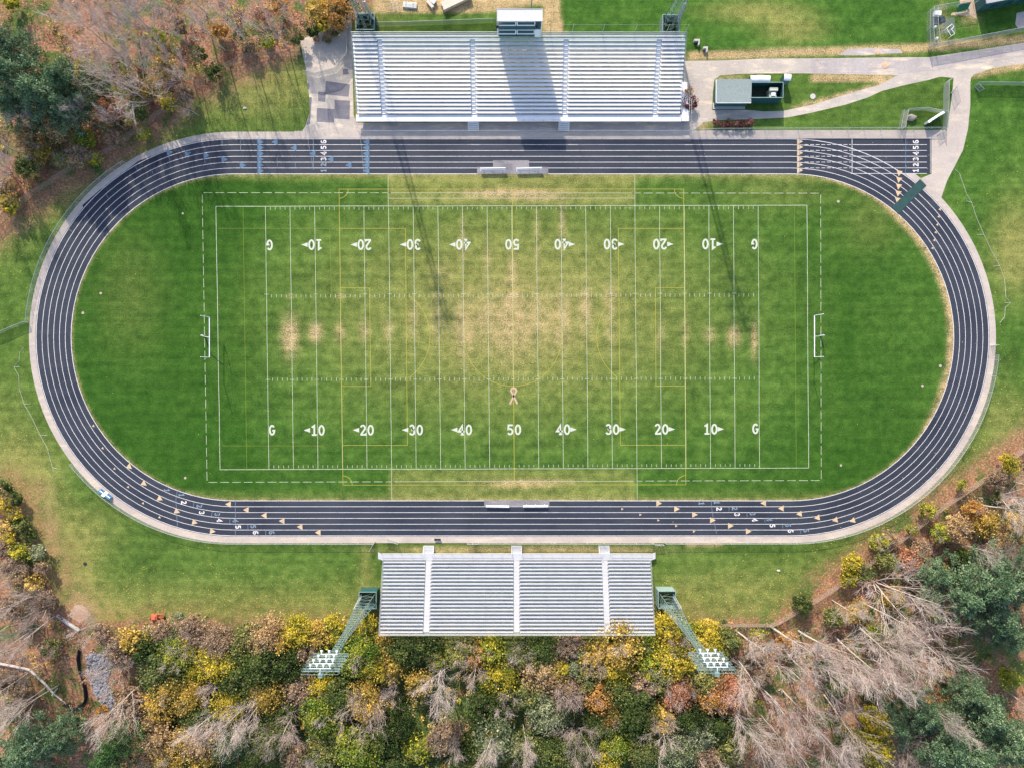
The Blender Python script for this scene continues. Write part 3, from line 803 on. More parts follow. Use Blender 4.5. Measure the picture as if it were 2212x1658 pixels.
# dark tack patches on the top left bend
for pts in ([Q00(1180, 1370), Q00(1440, 1275), Q00(1570, 1310), Q00(1250, 1480), Q00(1000, 1600), Q00(880, 1600)], [Q01(700, 200), Q01(860, 60), Q01(1060, 130), Q01(1100, 190), Q01(1040, 265), Q01(930, 200), Q01(760, 330)], [Q20(1880, 1385), Q20(1960, 1375), Q20(2040, 1395), Q20(2040, 1420), Q20(1900, 1425)]):
    m = MB(); m.poly(GP(pts), 0.0205)
    m.build('sealed_patch', plain('dark_sealer', (0.017, 0.02, 0.036), 0.6, 0, 0.25, 0.5), track)
# ------------------------------------------------------------------ bleachers
NR = 20
def bleacher(name, label, X0, X1, yrow0, dr, z0, rise, aisles, aw, stairs, north, ROW=0.61):
    root = empty(name, label, 'bleachers', (0, 0, 0))
    SH = 0.33
    AL, AD = (MAT['alu'], MAT['alu_dull']) if north else (MAT['alu_grey'], MAT['alu_grey_deck'])
    Y = lambda s_: yrow0 + dr * s_
    def bx(m, x0, x1, s0, s1, za, zb): m.b2(x0, x1, Y(s0), Y(s1), za, zb)
    cuts = [X0] + [e for a in aisles for e in (a - aw / 2, a + aw / 2)] + [X1]
    spans = [(cuts[i], cuts[i + 1]) for i in range(0, len(cuts), 2)]
    zf = lambda i: z0 + rise * i
    for i in range(NR):
        m = MB(); c = i * ROW
        for a, b in (spans if not (north and i == NR - 1) else [(X0, X1)]):
            n = max(1, round((b - a) / 5.5)); w = (b - a) / n
            for k in range(n):
                bx(m, a + k * w + 0.01, a + (k + 1) * w - 0.01, c - (0.17 if north else 0.15), c + (0.155 if north else 0.14), zf(i) + SH, zf(i) + SH + 0.04)
            for k in range(int((b - a) / 1.85) + 1):
                x = a + 0.3 + k * 1.85
                if x < b - .1: bx(m, x - 0.03, x + 0.03, c - 0.04, c + 0.04, zf(i) - 0.02, zf(i) + SH - 0.001)
        m.build('bench_row', AL, root)
    m = MB()
    for i in range(1, NR):
        for a, b in spans:
            bx(m, a, b, (i - 1) * ROW + (0.10 if not (north and i == NR - 1) else 0.0), i * ROW - (0.20 if north else 0.19), zf(i) - 0.045, zf(i))
    if north:   # wide top landing
        bx(m, X0, X1, (NR - 2) * ROW + 0.15, (NR - 1) * ROW - 0.20, zf(NR - 1) + 0.004, zf(NR - 1) + 0.03)
    m.build('footboard', AD, root)
    for a in aisles:
        m = MB()
        for i in range(1, NR - (1 if north else 0)):
            bx(m, a - aw / 2 + 0.02, a + aw / 2 - 0.02, (i - 1) * ROW + 0.15, i * ROW - 0.20, zf(i) - 0.05, zf(i) - 0.005)
            bx(m, a - aw / 2 + 0.06, a + aw / 2 - 0.06, i * ROW - 0.192, i * ROW + 0.142, zf(i) + 0.02, zf(i) + rise / 2 + 0.03)
        bx(m, a - aw / 2 + 0.02, a + aw / 2 - 0.02, -0.20, 0.14, z0 + 0.02, z0 + rise / 2 + 0.02)
        m.build('aisle_stair', AL if north else AD, root)
    # front walkway
    f0, f1 = -0.24, -1.45
    m = MB()
    for k in range(4):
        a = f0 - k * 0.3025; bx(m, X0 - 0.3, X1 + 0.3, a - 0.29, a, z0 - 0.05, z0)
    if not north:
        for sg, xe in ((-1, X0 - .3), (1, X1 + .3)):
            m.prism([(xe, Y(f0 - .02)), (xe, Y(f1 + .02)), (xe + sg * .75, Y(f1 - .30)), (xe + sg * .75, Y(f0 - .30))], z0 - .05, z0 - .002)
    m.build('front_walkway', AD, root)
    m = MB()
    bx(m, X0 - 0.3, X1 + 0.3, f1 - 0.04, f1 - 0.02, z0 - 0.25, z0 + 0.02)
    for i in range(NR - 1):
        bx(m, X0, X1, i * ROW + 0.145, i * ROW + 0.165, zf(i + 1) - 0.09, zf(i + 1) - 0.05)
    m.build('riser_board', AL, root)
    # railings
    def railing(nm, pts, h, gap=None, mat='galv'):
        m = MB(); a, b = Vector(pts[0]), Vector(pts[1]); n = max(1, round((b - a).length / 1.83))
        for k in range(n):
            p, r_ = a.lerp(b, k / n), a.lerp(b, (k + 1) / n)
            if gap and any(abs((p.x + r_.x) / 2 - g) < 1.05 for g in gap):
                if m.v: m.build(nm, MAT[mat], root); m = MB()
                continue
            for hh in (h, h * 0.5, 0.08):
                m.tube([p + Vector((0, 0, hh)), r_ + Vector((0, 0, hh))], 0.024 if hh > 0.3 else .018, 5)
            for e in (p, r_): m.tube([e, e + Vector((0, 0, h + .02))], 0.026, 5)
        if m.v: m.build(nm, MAT[mat], root)
    top = (NR - 1) * ROW + 0.30
    railing('front_railing', [(X0 - .3, Y(f1), z0), (X1 + .3, Y(f1), z0)], 1.05, stairs)
    back = [(X0, Y(top), zf(NR - 1)), (X1, Y(top), zf(NR - 1))]
    railing('back_railing', back, 1.25)
    m = MB()
    m.add([(X0, Y(top), zf(NR - 1) + .05), (X1, Y(top), zf(NR - 1) + .05), (X1, Y(top), zf(NR - 1) + 1.2), (X0, Y(top), zf(NR - 1) + 1.2)], [(0, 1, 2, 3)])
    m.build('back_rail_mesh', MAT['railmesh'], root)
    for x in (X0 - 0.06, X1 + 0.06):
        railing('side_railing', [(x, Y(-0.3), z0), (x, Y(top), zf(NR - 1))], 1.05)
    m = MB()
    x = X0 + .3
    while x < X1:
        for i in range(0, NR, 3):
            m.tube([(x, Y(i * ROW), 0), (x, Y(i * ROW), zf(i) - .06)], 0.04, 5)
        m.tube([(x, Y(0), z0 - .1), (x, Y((NR - 1) * ROW), zf(NR - 1) - .12)], 0.05, 5)
        m.tube([(x, Y((NR - 1) * ROW), .2), (x, Y((NR - 7) * ROW), zf(NR - 7) - .2)], 0.03, 5)
        x += 1.85
    for i in range(2, NR, 3):
        m.tube([(X0, Y(i * ROW), zf(i) - .16), (X1, Y(i * ROW), zf(i) - .16)], 0.03, 5)
    m.build('support_frame', MAT['frame'], root)
    for sx in stairs:
        m = MB(); n = 5 if north else 5
        for k in range(n):
            z = z0 * (1 - (k + 1) / (n + 1))
            bx(m, sx - 0.9, sx + 0.9, f1 - 0.05 - 0.26 * (k + 1), f1 - 0.05 - 0.26 * k - 0.015, z - 0.04, z)
        for e in (-0.93, 0.93):
            m.tube([(sx + e, Y(f1 - .05), z0 + .95), (sx + e, Y(f1 - .05 - .26 * n), .95)], 0.026, 5)
            m.tube([(sx + e, Y(f1 - .05 - .26 * n), .95), (sx + e, Y(f1 - .05 - .26 * n), 0)], 0.026, 5)
            m.tube([(sx + e, Y(f1 - .05), z0 - .1), (sx + e, Y(f1 - .05 - .26 * n), .02)], 0.05, 5)
        m.build('entry_stair', AL, root)
    return root, Y, zf
uX = lambda k: k * M_PER_U
N_Y0 = G(1106, 243.7, 1.64).y
N_ROOT, N_Y, N_ZF = bleacher('home_bleachers', 'large silver home bleachers with the press box behind them, above the track', uX(-327), uX(355.5), N_Y0, 1, 1.35, 0.20,
                             [uX(-271.5), uX(-81.2), uX(111), uX(302)], 0.86, [uX(-82.2), uX(110.5)], True, 0.63)
S_Y0 = G(1106, 1213.5, 1.34).y
S_ROOT, S_Y, S_ZF = bleacher('visitor_bleachers', 'smaller grey visitor bleachers backing onto the yellow autumn wood', uX(-276.5), uX(297), S_Y0, -1, 0.9, 0.2,
                             [uX(-179.5), uX(9.8), uX(199.5)], 1.15, [uX(-180.3), uX(9.8), uX(199)], False)
# access ramp on the right end of the home bleachers
m = MB()
xr = uX(355.5) + 0.4
y1 = N_Y(-1.4); y2 = y1 + 7.6
m.add([(xr, y1, 1.35), (xr + 1.3, y1, 1.35), (xr + 1.3, y2, 0.1), (xr, y2, 0.1), (xr, y1, 1.1), (xr + 1.3, y1, 1.1), (xr + 1.3, y2, 0.0), (xr, y2, 0.0)], [(0, 1, 2, 3), (4, 7, 6, 5), (0, 4, 5, 1), (2, 6, 7, 3), (1, 5, 6, 2), (0, 3, 7, 4)])
m.build('access_ramp', MAT['alu_dull'], N_ROOT)
m = MB()
for dx in (1.28, 1.62):
    m.tube([(xr + dx, y1, 2.15), (xr + dx, y2, 1.05)], 0.028, 5)
    for k in range(5):
        f_ = k / 4; m.tube([(xr + dx, y1 + 7.6 * f_, 0), (xr + dx, y1 + 7.6 * f_, 2.15 - 1.1 * f_)], 0.024, 5)
m.tube([(xr, y1 - .1, 2.2), (xr + 1.3, y1 - .1, 2.2)], .028, 5)
m.build('ramp_railing', MAT['galv'], N_ROOT)
# tall back posts with wire
yb = N_Y((NR - 1) * 0.63 + 0.5)
px = [G(1189, 70, 6.5).x, G(1237, 70, 6.5).x, G(1303, 70, 6.5).x, G(1372, 70, 6.5).x, G(1441, 66, 6.5).x, G(1482, 62, 6.5).x]
for x in px:
    m = MB(); m.tube([(x, yb, 0), (x, yb, 8.6)], 0.05, 5); m.build('back_post', MAT['galv'], N_ROOT)
m = MB(); m.tube([(px[0], yb, 8.5), (px[-1], yb, 8.5)], 0.012, 4)
m.build('top_wire', MAT['galv'], N_ROOT)

# ------------------------------------------------------------------ press box
pb = empty('press_box', 'grey roofed press box with teal shutters behind the home bleachers', 'press box')
ZB, ZT = 5.75, 11.2
xl = G(1074, 44, ZT).x; xr_ = G(1171.5, 44, ZT).x; yf = G(1122, 45, ZT).y; ybk = G(1122, 20.5, ZT).y
m = MB(); m.b2(xl + .12, xr_ - .12, yf, ybk - .1, ZB, ZT - .12); m.build('wall', MAT['teal'], pb)
m = MB(); m.b2(xl - .05, xr_ + .05, yf - 0.10, ybk + .05, ZT - .10, ZT + .04)
m.b2(xl - .05, xr_ + .05, yf - .12, yf - .06, ZT + .04, ZT + .10); m.b2(xl - .05, xr_ + .05, ybk, ybk + .06, ZT + .04, ZT + .10)
m.b2(xl - .05, xl + .01, yf - .05, ybk, ZT + .04, ZT + .10); m.b2(xr_ - .01, xr_ + .05, yf - .05, ybk, ZT + .04, ZT + .10)
m.build('roof', MAT['boothroof'], pb)
wz = lambda v: ZT - (v - 590) / 415 * (ZT - ZB)       # picture row on the front -> height
wx = lambda x: xl + (x - 415) / (1665 - 415) * (xr_ - xl)
for za, zb_ in ((612, 688), (830, 912)):
    for a, b in ((450, 918), (985, 1450)):
        f = MB(); x0, x1 = wx(a), wx(b); z1, z0_ = wz(za), wz(zb_)
        for (p, r_, s_, t_) in ((x0 - .13, x1 + .13, z1, z1 + .16), (x0 - .13, x1 + .13, z0_ - .30, z0_), (x0 - .16, x0, z0_, z1), (x1, x1 + .16, z0_, z1)):
            f.b2(p, r_, yf - .09, yf - .002, s_, t_)
        fo = f.build('window', MAT['white'], pb)
        f = MB(); f.b2(x0 + .003, x1 - .003, yf - .03, yf - .004, z0_ + .003, z1 - .003); f.build('shutter', MAT['glass'], fo)
m = MB(); m.b2(wx(1480), wx(1635), yf - .10, yf - .003, wz(1010), wz(808)); m.build('door', MAT['white'], pb)
for a, b in ((1640, 1664), (405, 436)):
    m = MB(); m.b2(wx(a), wx(b), yf - .09, yf - .003, ZB, ZT - .14); m.build('corner_trim', MAT['white'], pb)
for x in (wx(412), wx(1515)):
    m = MB(); m.lathe([(0.02, 0), (0.26, .05), (0.20, .35), (0.1, .5)], (x, yf - .30, wz(660)), 10, (0, -.8, -.5)); m.build('loudspeaker', MAT['black'], pb)
m = MB()
for k, x in enumerate((500, 720, 1000, 1290, 1580)):
    xx = wx(x); m.b2(xx - .09, xx + .09, yf + .05, yf + .23, 0, ZB - .005); m.b2(xx - .09, xx + .09, ybk - .35, ybk - .17, 0, ZB - .005)
for a, b in ((500, 720), (720, 1000), (1290, 1580)):
    m.tube([(wx(a), yf + .14, 3.9), (wx(b), yf + .14, ZB - .1)], .04, 5); m.tube([(wx(b), yf + .14, 3.9), (wx(a), yf + .14, ZB - .1)], .04, 5)
m.build('leg_frame', MAT['tealpale'], pb)

# ------------------------------------------------------------------ floodlight towers and their enclosures
def tower(label, c, H=33.2, side=1):
    root = empty('floodlight_tower', label, 'light tower', c, 0, 'floodlight towers at the corners of the stands')
    wb, wt = 1.35, 0.42
    wid = lambda z: wb + (wt - wb) * min(1.0, z / 19.0)
    m = MB()
    lv = [0]
    while lv[-1] < H - .4: lv.append(min(H, lv[-1] + max(0.9, wid(lv[-1]) * 1.35)))
    cr = ((-1, -1), (1, -1), (1, 1), (-1, 1))
    P = lambda k, z: (cr[k][0] * wid(z), cr[k][1] * wid(z) * .8, z)
    for k in range(4):
        m.tube([P(k, 0), P(k, 19), P(k, H)], 0.06, 5)
        for i in range(len(lv) - 1):
            m.tube([P(k, lv[i]), P((k + 1) % 4, lv[i + 1])], 0.024, 4, caps=False)
            m.tube([P(k, lv[i + 1]), P((k + 1) % 4, lv[i + 1])], 0.024, 4, caps=False)
    m.build('mast', MAT['tealsteel'], root)
    m = MB()
    for e in (-.22, .22): m.tube([(e, -wid(0) * .8 - .05, .4), (e, -wid(16) * .8 - .05, 16), (e, -.42, H - 5)], 0.025, 4)
    z = .6
    while z < H - 5:
        y = -wid(z) * .8 - .05; m.tube([(-.22, y, z), (.22, y, z)], .02, 4, caps=False); z += .45
    m.build('ladder', MAT['tealpale'], root)
    m = MB(); x = side * (wid(5) + .30)
    a, b = wid(2.6), wid(8.5)
    xa, xb = side * (a + .12), side * (b + .12)
    m.add([(xa - .22, .35, 2.6), (xa + .22, .35, 2.6), (xb + .22, .35, 8.5), (xb - .22, .35, 8.5), (xa - .22, .55, 2.6), (xa + .22, .55, 2.6), (xb + .22, .55, 8.5), (xb - .22, .55, 8.5)],
          [(0, 1, 2, 3), (7, 6, 5, 4), (0, 4, 5, 1), (2, 6, 7, 3), (1, 5, 6, 2), (0, 3, 7, 4)])
    m.build('ladder_guard', MAT['galv'], root)
    fz = 1 if c[1] < 0 else -1      # lamps look at the field
    for i in range(4):
        z = H - 5.2 + 1.65 * i
        m = MB()
        for yy in (.30, .78): m.tube([(-2.55, fz * yy, z), (2.55, fz * yy, z)], .035, 5)
        for yy in (.30, .78): m.tube([(-2.55, fz * yy, z + .95), (2.55, fz * yy, z + .95)], .026, 5)
        for k in range(7):
            x = -2.55 + .85 * k
            m.tube([(x, fz * .30, z), (x, fz * .78, z)], .022, 4); m.tube([(x, fz * .78, z), (x, fz * .78, z + .95)], .022, 4)
            m.tube([(x, fz * .30, z), (x, fz * .30, z + .95)], .022, 4)
        cw = m.build('catwalk', MAT['tealpale'], root)
        m = MB(); m.b2(-2.5, 2.5, fz * .33, fz * .75, z + .005, z + .02); m.build('floor_grating', MAT['grating'], cw)
    for i, (n, wdt) in enumerate(((3, 2.5), (3, 2.5), (4, 3.0), (4, 3.0))):
        z = H - 4.2 + 1.55 * i
        m = MB(); m.b2(-wdt / 2, wdt / 2, fz * 1.0, fz * 1.09, z - .05, z + .05)
        m.b2(-.06, .06, fz * .30, fz * .975, z - .04, z + .05)
        m.build('crossarm', MAT['lampwhite'], root)
        for k in range(n):
            x = -wdt / 2 + .15 + (wdt - .3) * k / (n - 1)
            m = MB(); ax = Vector((0, fz * .86, -.50)).normalized()
            p = Vector((x, fz * 1.22, z + .05))
            m.lathe([(0.05, -.30), (0.09, -.2), (0.14, -.14), (0.19, -.02), (0.225, .13), (0.21, .132), (0.05, .0)], p + ax * .30, 12, ax)
            m.tube([(x, fz * 1.05, z + .06), p + ax * .05], .05, 6)
            m.build('floodlight', MAT['lampwhite'], root)
    m = MB(); m.b2(-.3, .3, -.25, .25, H, H + .5); m.build('junction_box', MAT['tealpale'], root)
    return root
def enclosure(label, corners, h=2.65, mat='teal', cat='enclosure'):
    (u0, v0), (u1, v1) = corners
    a, b = G(u0, v0), G(u1, v1)
    x0, x1, y0, y1 = a.x, b.x, b.y, a.y
    c = Vector(((x0 + x1) / 2, (y0 + y1) / 2, 0))
    root = empty('tower_enclosure', label, cat, c, 0, 'teal enclosures round the tower bases')
    hx, hy = (x1 - x0) / 2, (y1 - y0) / 2
    def wallp(x0, x1, y0, y1):
        m = MB(); m.b2(x0, x1, y0, y1, 0.0, h)
        lx, ly = x1 - x0, y1 - y0; n = int(max(lx, ly) / .3)
        for k in range(n):  # ribs of the sheet
            f_ = (k + .5) / n
            if lx > ly: m.b2(x0 + lx * f_ - .03, x0 + lx * f_ + .03, y0 - .02, y1 + .02, .05, h - .05)
            else: m.b2(x0 - .02, x1 + .02, y0 + ly * f_ - .03, y0 + ly * f_ + .03, .05, h - .05)
        m.build('wall_panel', MAT[mat], root)
    wallp(-hx, hx, -hy, -hy + .06); wallp(-hx, hx, hy - .06, hy)
    wallp(-hx, -hx + .06, -hy + .065, hy - .065); wallp(hx - .06, hx, -hy + .065, hy - .065)
    m = MB()
    for (a0, a1, b0, b1) in ((-hx - .03, hx + .03, -hy - .03, -hy + .09), (-hx - .03, hx + .03, hy - .09, hy + .03), (-hx - .03, -hx + .09, -hy + .09, hy - .09), (hx - .09, hx + .03, -hy + .09, hy - .09)):
        m.b2(a0, a1, b0, b1, h + .002, h + .07)
    m.build('top_rim', MAT['tealpale'], root)
    return c
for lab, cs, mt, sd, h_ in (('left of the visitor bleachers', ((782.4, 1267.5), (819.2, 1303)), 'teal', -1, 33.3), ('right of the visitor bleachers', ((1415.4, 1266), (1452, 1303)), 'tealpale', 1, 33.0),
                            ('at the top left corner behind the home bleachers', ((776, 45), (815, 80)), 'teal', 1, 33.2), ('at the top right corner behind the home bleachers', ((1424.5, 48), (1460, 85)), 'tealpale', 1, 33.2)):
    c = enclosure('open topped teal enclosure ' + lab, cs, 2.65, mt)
    tower('teal lattice floodlight tower rising ' + lab, c, h_, sd)

# ------------------------------------------------------------------ shed, fenced yard, toilets
sh = empty('storage_shed', 'green shed with a grey shingle roof beside the path', 'shed')
HS = 2.75
a, b = G(1548.3, 171.2, HS), G(1623.8, 219.7, HS)
m = MB(); m.b2(a.x + .30, b.x - .25, b.y + .12, a.y - .12, 0, HS - .36)
m.build('wall', plain('green_siding', (0.035, 0.10, 0.085), 0.7, 0, 0.15, 1.0), sh)
m = MB()
ymid = (a.y + b.y) / 2 + .4
vs = [(a.x, b.y - .1, HS - .25), (b.x, b.y - .1, HS - .25), (b.x, ymid, HS - .10), (a.x, ymid, HS - .10), (b.x, a.y, HS + .02), (a.x, a.y, HS + .02)]
vs += [(x, y, z - .09) for x, y, z in vs]
m.add(vs, [(0, 1, 2, 3), (3, 2, 4, 5), (7, 6, 9, 8), (8, 9, 11, 10), (0, 6, 7, 1), (1, 7, 8, 2), (2, 8, 10, 4), (4, 10, 11, 5), (5, 11, 9, 3), (3, 9, 6, 0)])
m.build('roof', MAT['shingle'], sh)
m = MB(); m.b2(a.x - .06, a.x - .005, b.y - .1, a.y, HS - .42, HS - .12); m.b2(a.x, b.x, b.y - .17, b.y - .11, HS - .42, HS - .24); m.build('fascia', MAT['white'], sh)
m = MB(); m.b2(a.x + .268, a.x + .296, b.y + 1.0, b.y + 1.9, .02, 2.05); m.build('door', MAT['teal'], sh)
m = MB(); m.lathe([(0.02, 0), (.10, .02), (.06, .12)], (a.x + .24, b.y + 2.3, 2.0), 8, (-1, 0, -.3)); m.build('wall_lamp', MAT['white'], sh)
m = MB(); m.prism(GP([(1539.4, 223), (1609, 222), (1609, 236), (1539.4, 236.5)]), 0.0, 0.13)
tag(m.build('concrete_step', MAT['concrete']), 'long concrete step in front of the grey roofed shed', 'step')
yd = empty('yard_fence', 'teal panel fence forming a yard on the right of the shed', 'fence')
A, B = G(1625, 190.6), G(1680, 223.5)
for (x0, x1, y0, y1) in ((A.x - 1.2, B.x, A.y - .06, A.y), (B.x - .06, B.x, B.y + .065, A.y - .065), (A.x - 1.2, B.x, B.y, B.y + .06)):
    m = MB(); m.b2(x0, x1, y0, y1, 0, 2.55); m.build('fence_panel', MAT['teal'], yd)
    m = MB(); m.b2(x0 - .02, x1 + .02, y0 - .03, y1 + .03, 2.552, 2.62); m.build('cap_rail', MAT['tealpale'], yd)
m = MB(); m.poly([(A.x - 1, B.y + .1), (B.x - .1, B.y + .1), (B.x - .1, A.y - .1), (A.x - 1, A.y - .1)], .012)
tag(m.build('yard_floor', plain('dark_soil', (0.05, 0.055, 0.035), .95, 0, .5, 1.5)), kind='structure')
eq = empty('equipment_cabinet', 'beige corrugated machine cabinet inside the teal yard', 'cabinet', G(1662, 209))
m = MB(); m.b2(-.62, .62, -.80, .80, .1, 1.75)
for k in range(8): m.b2(-.66, -.621, -.76 + .2 * k, -.66 + .2 * k, .15, 1.7); m.b2(-.6 + .15 * k, -.52 + .15 * k, -.84, -.801, .15, 1.7)
m.build('body', MAT['beige'], eq)
m = MB(); m.b2(-.75, .75, .18, .82, 1.752, 2.15); m.b2(-.72, .72, .22, .28, 2.151, 2.19); m.b2(-.72, .72, .70, .76, 2.151, 2.19); m.build('hood', MAT['beige'], eq)
m = MB(); m.b2(-.36, .36, -.62, .02, 1.752, 2.0); m.build('vent_box', MAT['white'], eq)
for sx in (-.5, .5):
    m = MB(); m.b2(sx - .08, sx + .08, -.75, .75, 0, .098); m.build('skid', MAT['frame'], eq)
def toilet(label, u, v, rz=0):
    r_ = empty('portable_toilet', label, 'portable toilet', G(u, v, 2.25) * 1.0, R(rz), 'portable toilets by the shed')
    r_.location.z = 0
    m = MB(); m.b2(-.55, .55, -.55, .55, .06, 2.02); m.b2(-.58, .58, -.58, .58, 0, .058)
    for e in (-.5, .5):
        for e2 in (-.5, .5): m.b2(e - .07, e + .07, e2 - .07, e2 + .07, .08, 2.03)
    m.build('body', MAT['teal'], r_)
    m = MB()
    n = 7
    for k in range(n):
        t0, t1 = -1 + 2 * k / n, -1 + 2 * (k + 1) / n
        z0, z1 = 2.06 + .24 * (1 - t0 * t0), 2.06 + .24 * (1 - t1 * t1)
        m.add([(-.6, t0 * .6, z0), (.6, t0 * .6, z0), (.6, t1 * .6, z1), (-.6, t1 * .6, z1), (-.6, t0 * .6, 2.035), (.6, t0 * .6, 2.035), (.6, t1 * .6, 2.035), (-.6, t1 * .6, 2.035)],
              [(0, 1, 2, 3), (4, 7, 6, 5), (0, 3, 7, 4), (1, 5, 6, 2)])
    m.build('roof', MAT['white'], r_)
    m = MB(); m.b2(-.40, .40, -.585, -.555, .14, 1.95); d = m.build('door', MAT['tealpale'], r_)
    m = MB(); m.b2(.26, .33, -.61, -.587, .95, 1.15); m.build('handle', MAT['frame'], d)
    m = MB(); m.tube([(.4, .38, 1.9), (.4, .38, 2.5)], .05, 7); m.build('vent_pipe', MAT['white'], r_)
toilet('white roofed portable toilet touching the corner of the shed', 1629.3, 169.5)
toilet('white roofed portable toilet in the middle of the row of three', 1643.3, 169.0)
toilet('white roofed portable toilet at the free right end of the row of three', 1657.2, 169.5)
toilet('white roofed portable toilet standing alone beyond the yard corner', 1702.2, 166.5, -3)

# ------------------------------------------------------------------ corner building, pen
bl_ = empty('corner_building', 'teal building with a flat grey roof cut off by the top right corner', 'building')
B4 = [ZTR(1480, 185), ZTR(2330, 20), ZTR(2270, -340), ZTR(1420, -175)]
g4 = GP(B4); HB = 2.9
m = MB(); m.prism(g4, 0, HB - .1); m.build('wall', MAT['teal'], bl_)
cc = sum(g4, Vector()) / 4
m = MB(); m.prism([cc + (p - cc) * 1.012 for p in g4], HB - .098, HB + .08); m.build('roof', plain('grey_metal_roof', (0.36, .36, .37), .5, .1, .1, .5), bl_)
d1 = (g4[1] - g4[0]).normalized(); n1 = Vector((d1.y, -d1.x, 0))
for k in range(1, 5):
    p = g4[0] + d1 * (2.6 * k) + n1 * .02; m = MB(); m.box((p.x, p.y, 1.3), (1.2, .06, 1.0), math.atan2(d1.y, d1.x)); m.build('window', MAT['glass'], bl_)
flat('concrete_slab', [ZTR(1230, -40), ZTR(1460, -60), ZTR(1480, 185), ZTR(1500, 300), ZTR(1400, 240), ZTR(1100, 235), ZTR(1120, 195), ZTR(1330, 180), ZTR(1380, 60), ZTR(1240, 60)], 0.005, MAT['dirt'])
flat('grey_yard', [ZTR(2100, 200), ZTR(2400, 140), ZTR(2400, 400), ZTR(2120, 430), ZTR(2080, 370)], 0.005, MAT['road'])
# ------------------------------------------------------------------ fences
def fence(name, label, pts, h=1.2, step=3.05, mat='mesh', post='galv', group=None, top_r=0.028, mid=False, cat='fence', closed=False, world=False):
    P = pts if world else GP(pts)
    if closed: P = P + [P[0]]
    o = P[0].copy()
    root = empty(name, label, cat, o, 0, group)
    P = [p - o for p in P]
    fab = MB(); rail = MB()
    posts = [P[0]]
    for i in range(len(P) - 1):
        a, b = P[i], P[i + 1]
        fab.add([(a.x, a.y, .06), (b.x, b.y, .06), (b.x, b.y, h - .03), (a.x, a.y, h - .03)], [(0, 1, 2, 3)])
        rail.tube([(a.x, a.y, h), (b.x, b.y, h)], top_r, 6)
        if mid: rail.tube([(a.x, a.y, h * .5), (b.x, b.y, h * .5)], top_r * .7, 5)
    # posts at even spacing along the whole run
    acc = 0.0
    for i in range(len(P) - 1):
        a, b = P[i], P[i + 1]; L = (b - a).length; t_ = step - acc
        while t_ < L:
            posts.append(a.lerp(b, t_ / L)); t_ += step
        acc = (acc + L) % step
    posts.append(P[-1])
    fab.build('chain_mesh', MAT[mat], root)
    rail.build('top_rail', MAT[post], root)
    pm = MB(); pm.tube([(0, 0, 0), (0, 0, h + .05)], .036, 6); me = pm.mesh('post', MAT[post])
    for p in posts[:96]:
        x = link_mesh('post', me, root); x.location = p
    return root
def arcpts(off, a0, a1, cx, n=24):
    """angles in degrees, 0 = picture right, counter-clockwise seen in the picture"""
    r = RIN + off
    return [(cx + r * math.cos(R(a0 + (a1 - a0) * i / n)), CYM - r * math.sin(R(a0 + (a1 - a0) * i / n))) for i in range(n + 1)]
fence('chain_link_fence', 'low chain link fence between the home bleachers and the track', [(776, 287.6), (900, 287.2), (1100, 287), (1300, 287), (1480, 287.6), (1495, 284.5), (1545, 282.4)], 1.15, 3.05)
fence('chain_link_fence', 'low chain link fence along the red bushes and up to the sprint start', [(1545, 282.4), (1700, 281.6), (1900, 280.6), (2034, 279.9)], 1.15, 3.05)
fence('chain_link_fence', 'low chain link fence curving round the lower left bend of the track', arcpts(90.5, 218, 270, CX0) + [(600, CYM + RIN + 90.5), (808, CYM + RIN + 91)], 1.1, 3.05)
fence('chain_link_fence', 'low chain link fence in front of the visitor bleachers', [(1034 - 12, 1171.0), (1200, 1171), (1411, 1171.6)], 1.1, 3.05)
fence('chain_link_fence', 'low chain link fence curving round the lower right bend of the track', [(1436, 1171.2), (1706, 1171)] + arcpts(90.5, 270, 355, CX1), 1.1, 3.05)
fence('chain_link_fence', 'low chain link fence curving round the upper left bend of the track', arcpts(92, 176, 122, CX0), 1.1, 3.05)
fence('chain_link_fence', 'short pale fence running from the track to the left picture edge', [(-30, 734), (0, 720), (56, 696.5), (62, 696)], 1.2, 3.0, 'railmesh')
fence('chain_link_fence', 'bent chain link fence across the yard left of the home bleachers', [Q10(440, 640), Q10(540, 660), Q10(700, 618), Q10(800, 500), Q10(806, 470), Q10(800, 330), Q10(818, 110)], 2.0, 2.6, 'railmesh')
fence('chain_link_fence', 'brown woodland fence along the upper left lawn', [(652, 119), (541, 123), (482, 152), (421, 193), (310, 277), (244, 325), (162, 363), (107, 401), (76, 418), (0, 482), (-60, 530)], 1.7, 3.0, 'meshbrown', 'barkdark')
fence('chain_link_fence', 'brown woodland fence along the lower right lawn', [(1491, 1346), (1661, 1346), (1676, 1341), (1762, 1291.6), (1813, 1257), (1869, 1217.6), (1963, 1146.5), (2032, 1093), (2115, 1037), (2212, 964), (2290, 905)], 1.7, 3.0, 'meshbrown', 'barkdark')
fence('chain_link_fence', 'long fence closing the building yard behind the home bleachers', [(815.5, 57), (870, 56), (960, 53), (1069, 49)], 1.5, 3.0, 'railmesh')
fence('pen_fence', 'tall grey chain link fence round the pen in the top right corner', [ZTR(1440, 75), ZTR(1100, 130), ZTR(740, 190), ZTR(730, 480), ZTR(750, 745)], 2.2, 3.0, 'mesh', mid=True)
fence('pen_fence', 'dark railed chain link fence along the road in the top right corner', [ZTR(750, 745), ZTR(1200, 665), ZTR(1700, 570), ZTR(2260, 465), ZTR(2500, 420)], 2.0, 3.0, 'railmesh')
fence('pen_fence', 'second inner fence line on the left side of the top right pen', [ZTR(800, 190), ZTR(800, 420), ZTR(830, 690)], 2.2, 3.0, 'mesh')
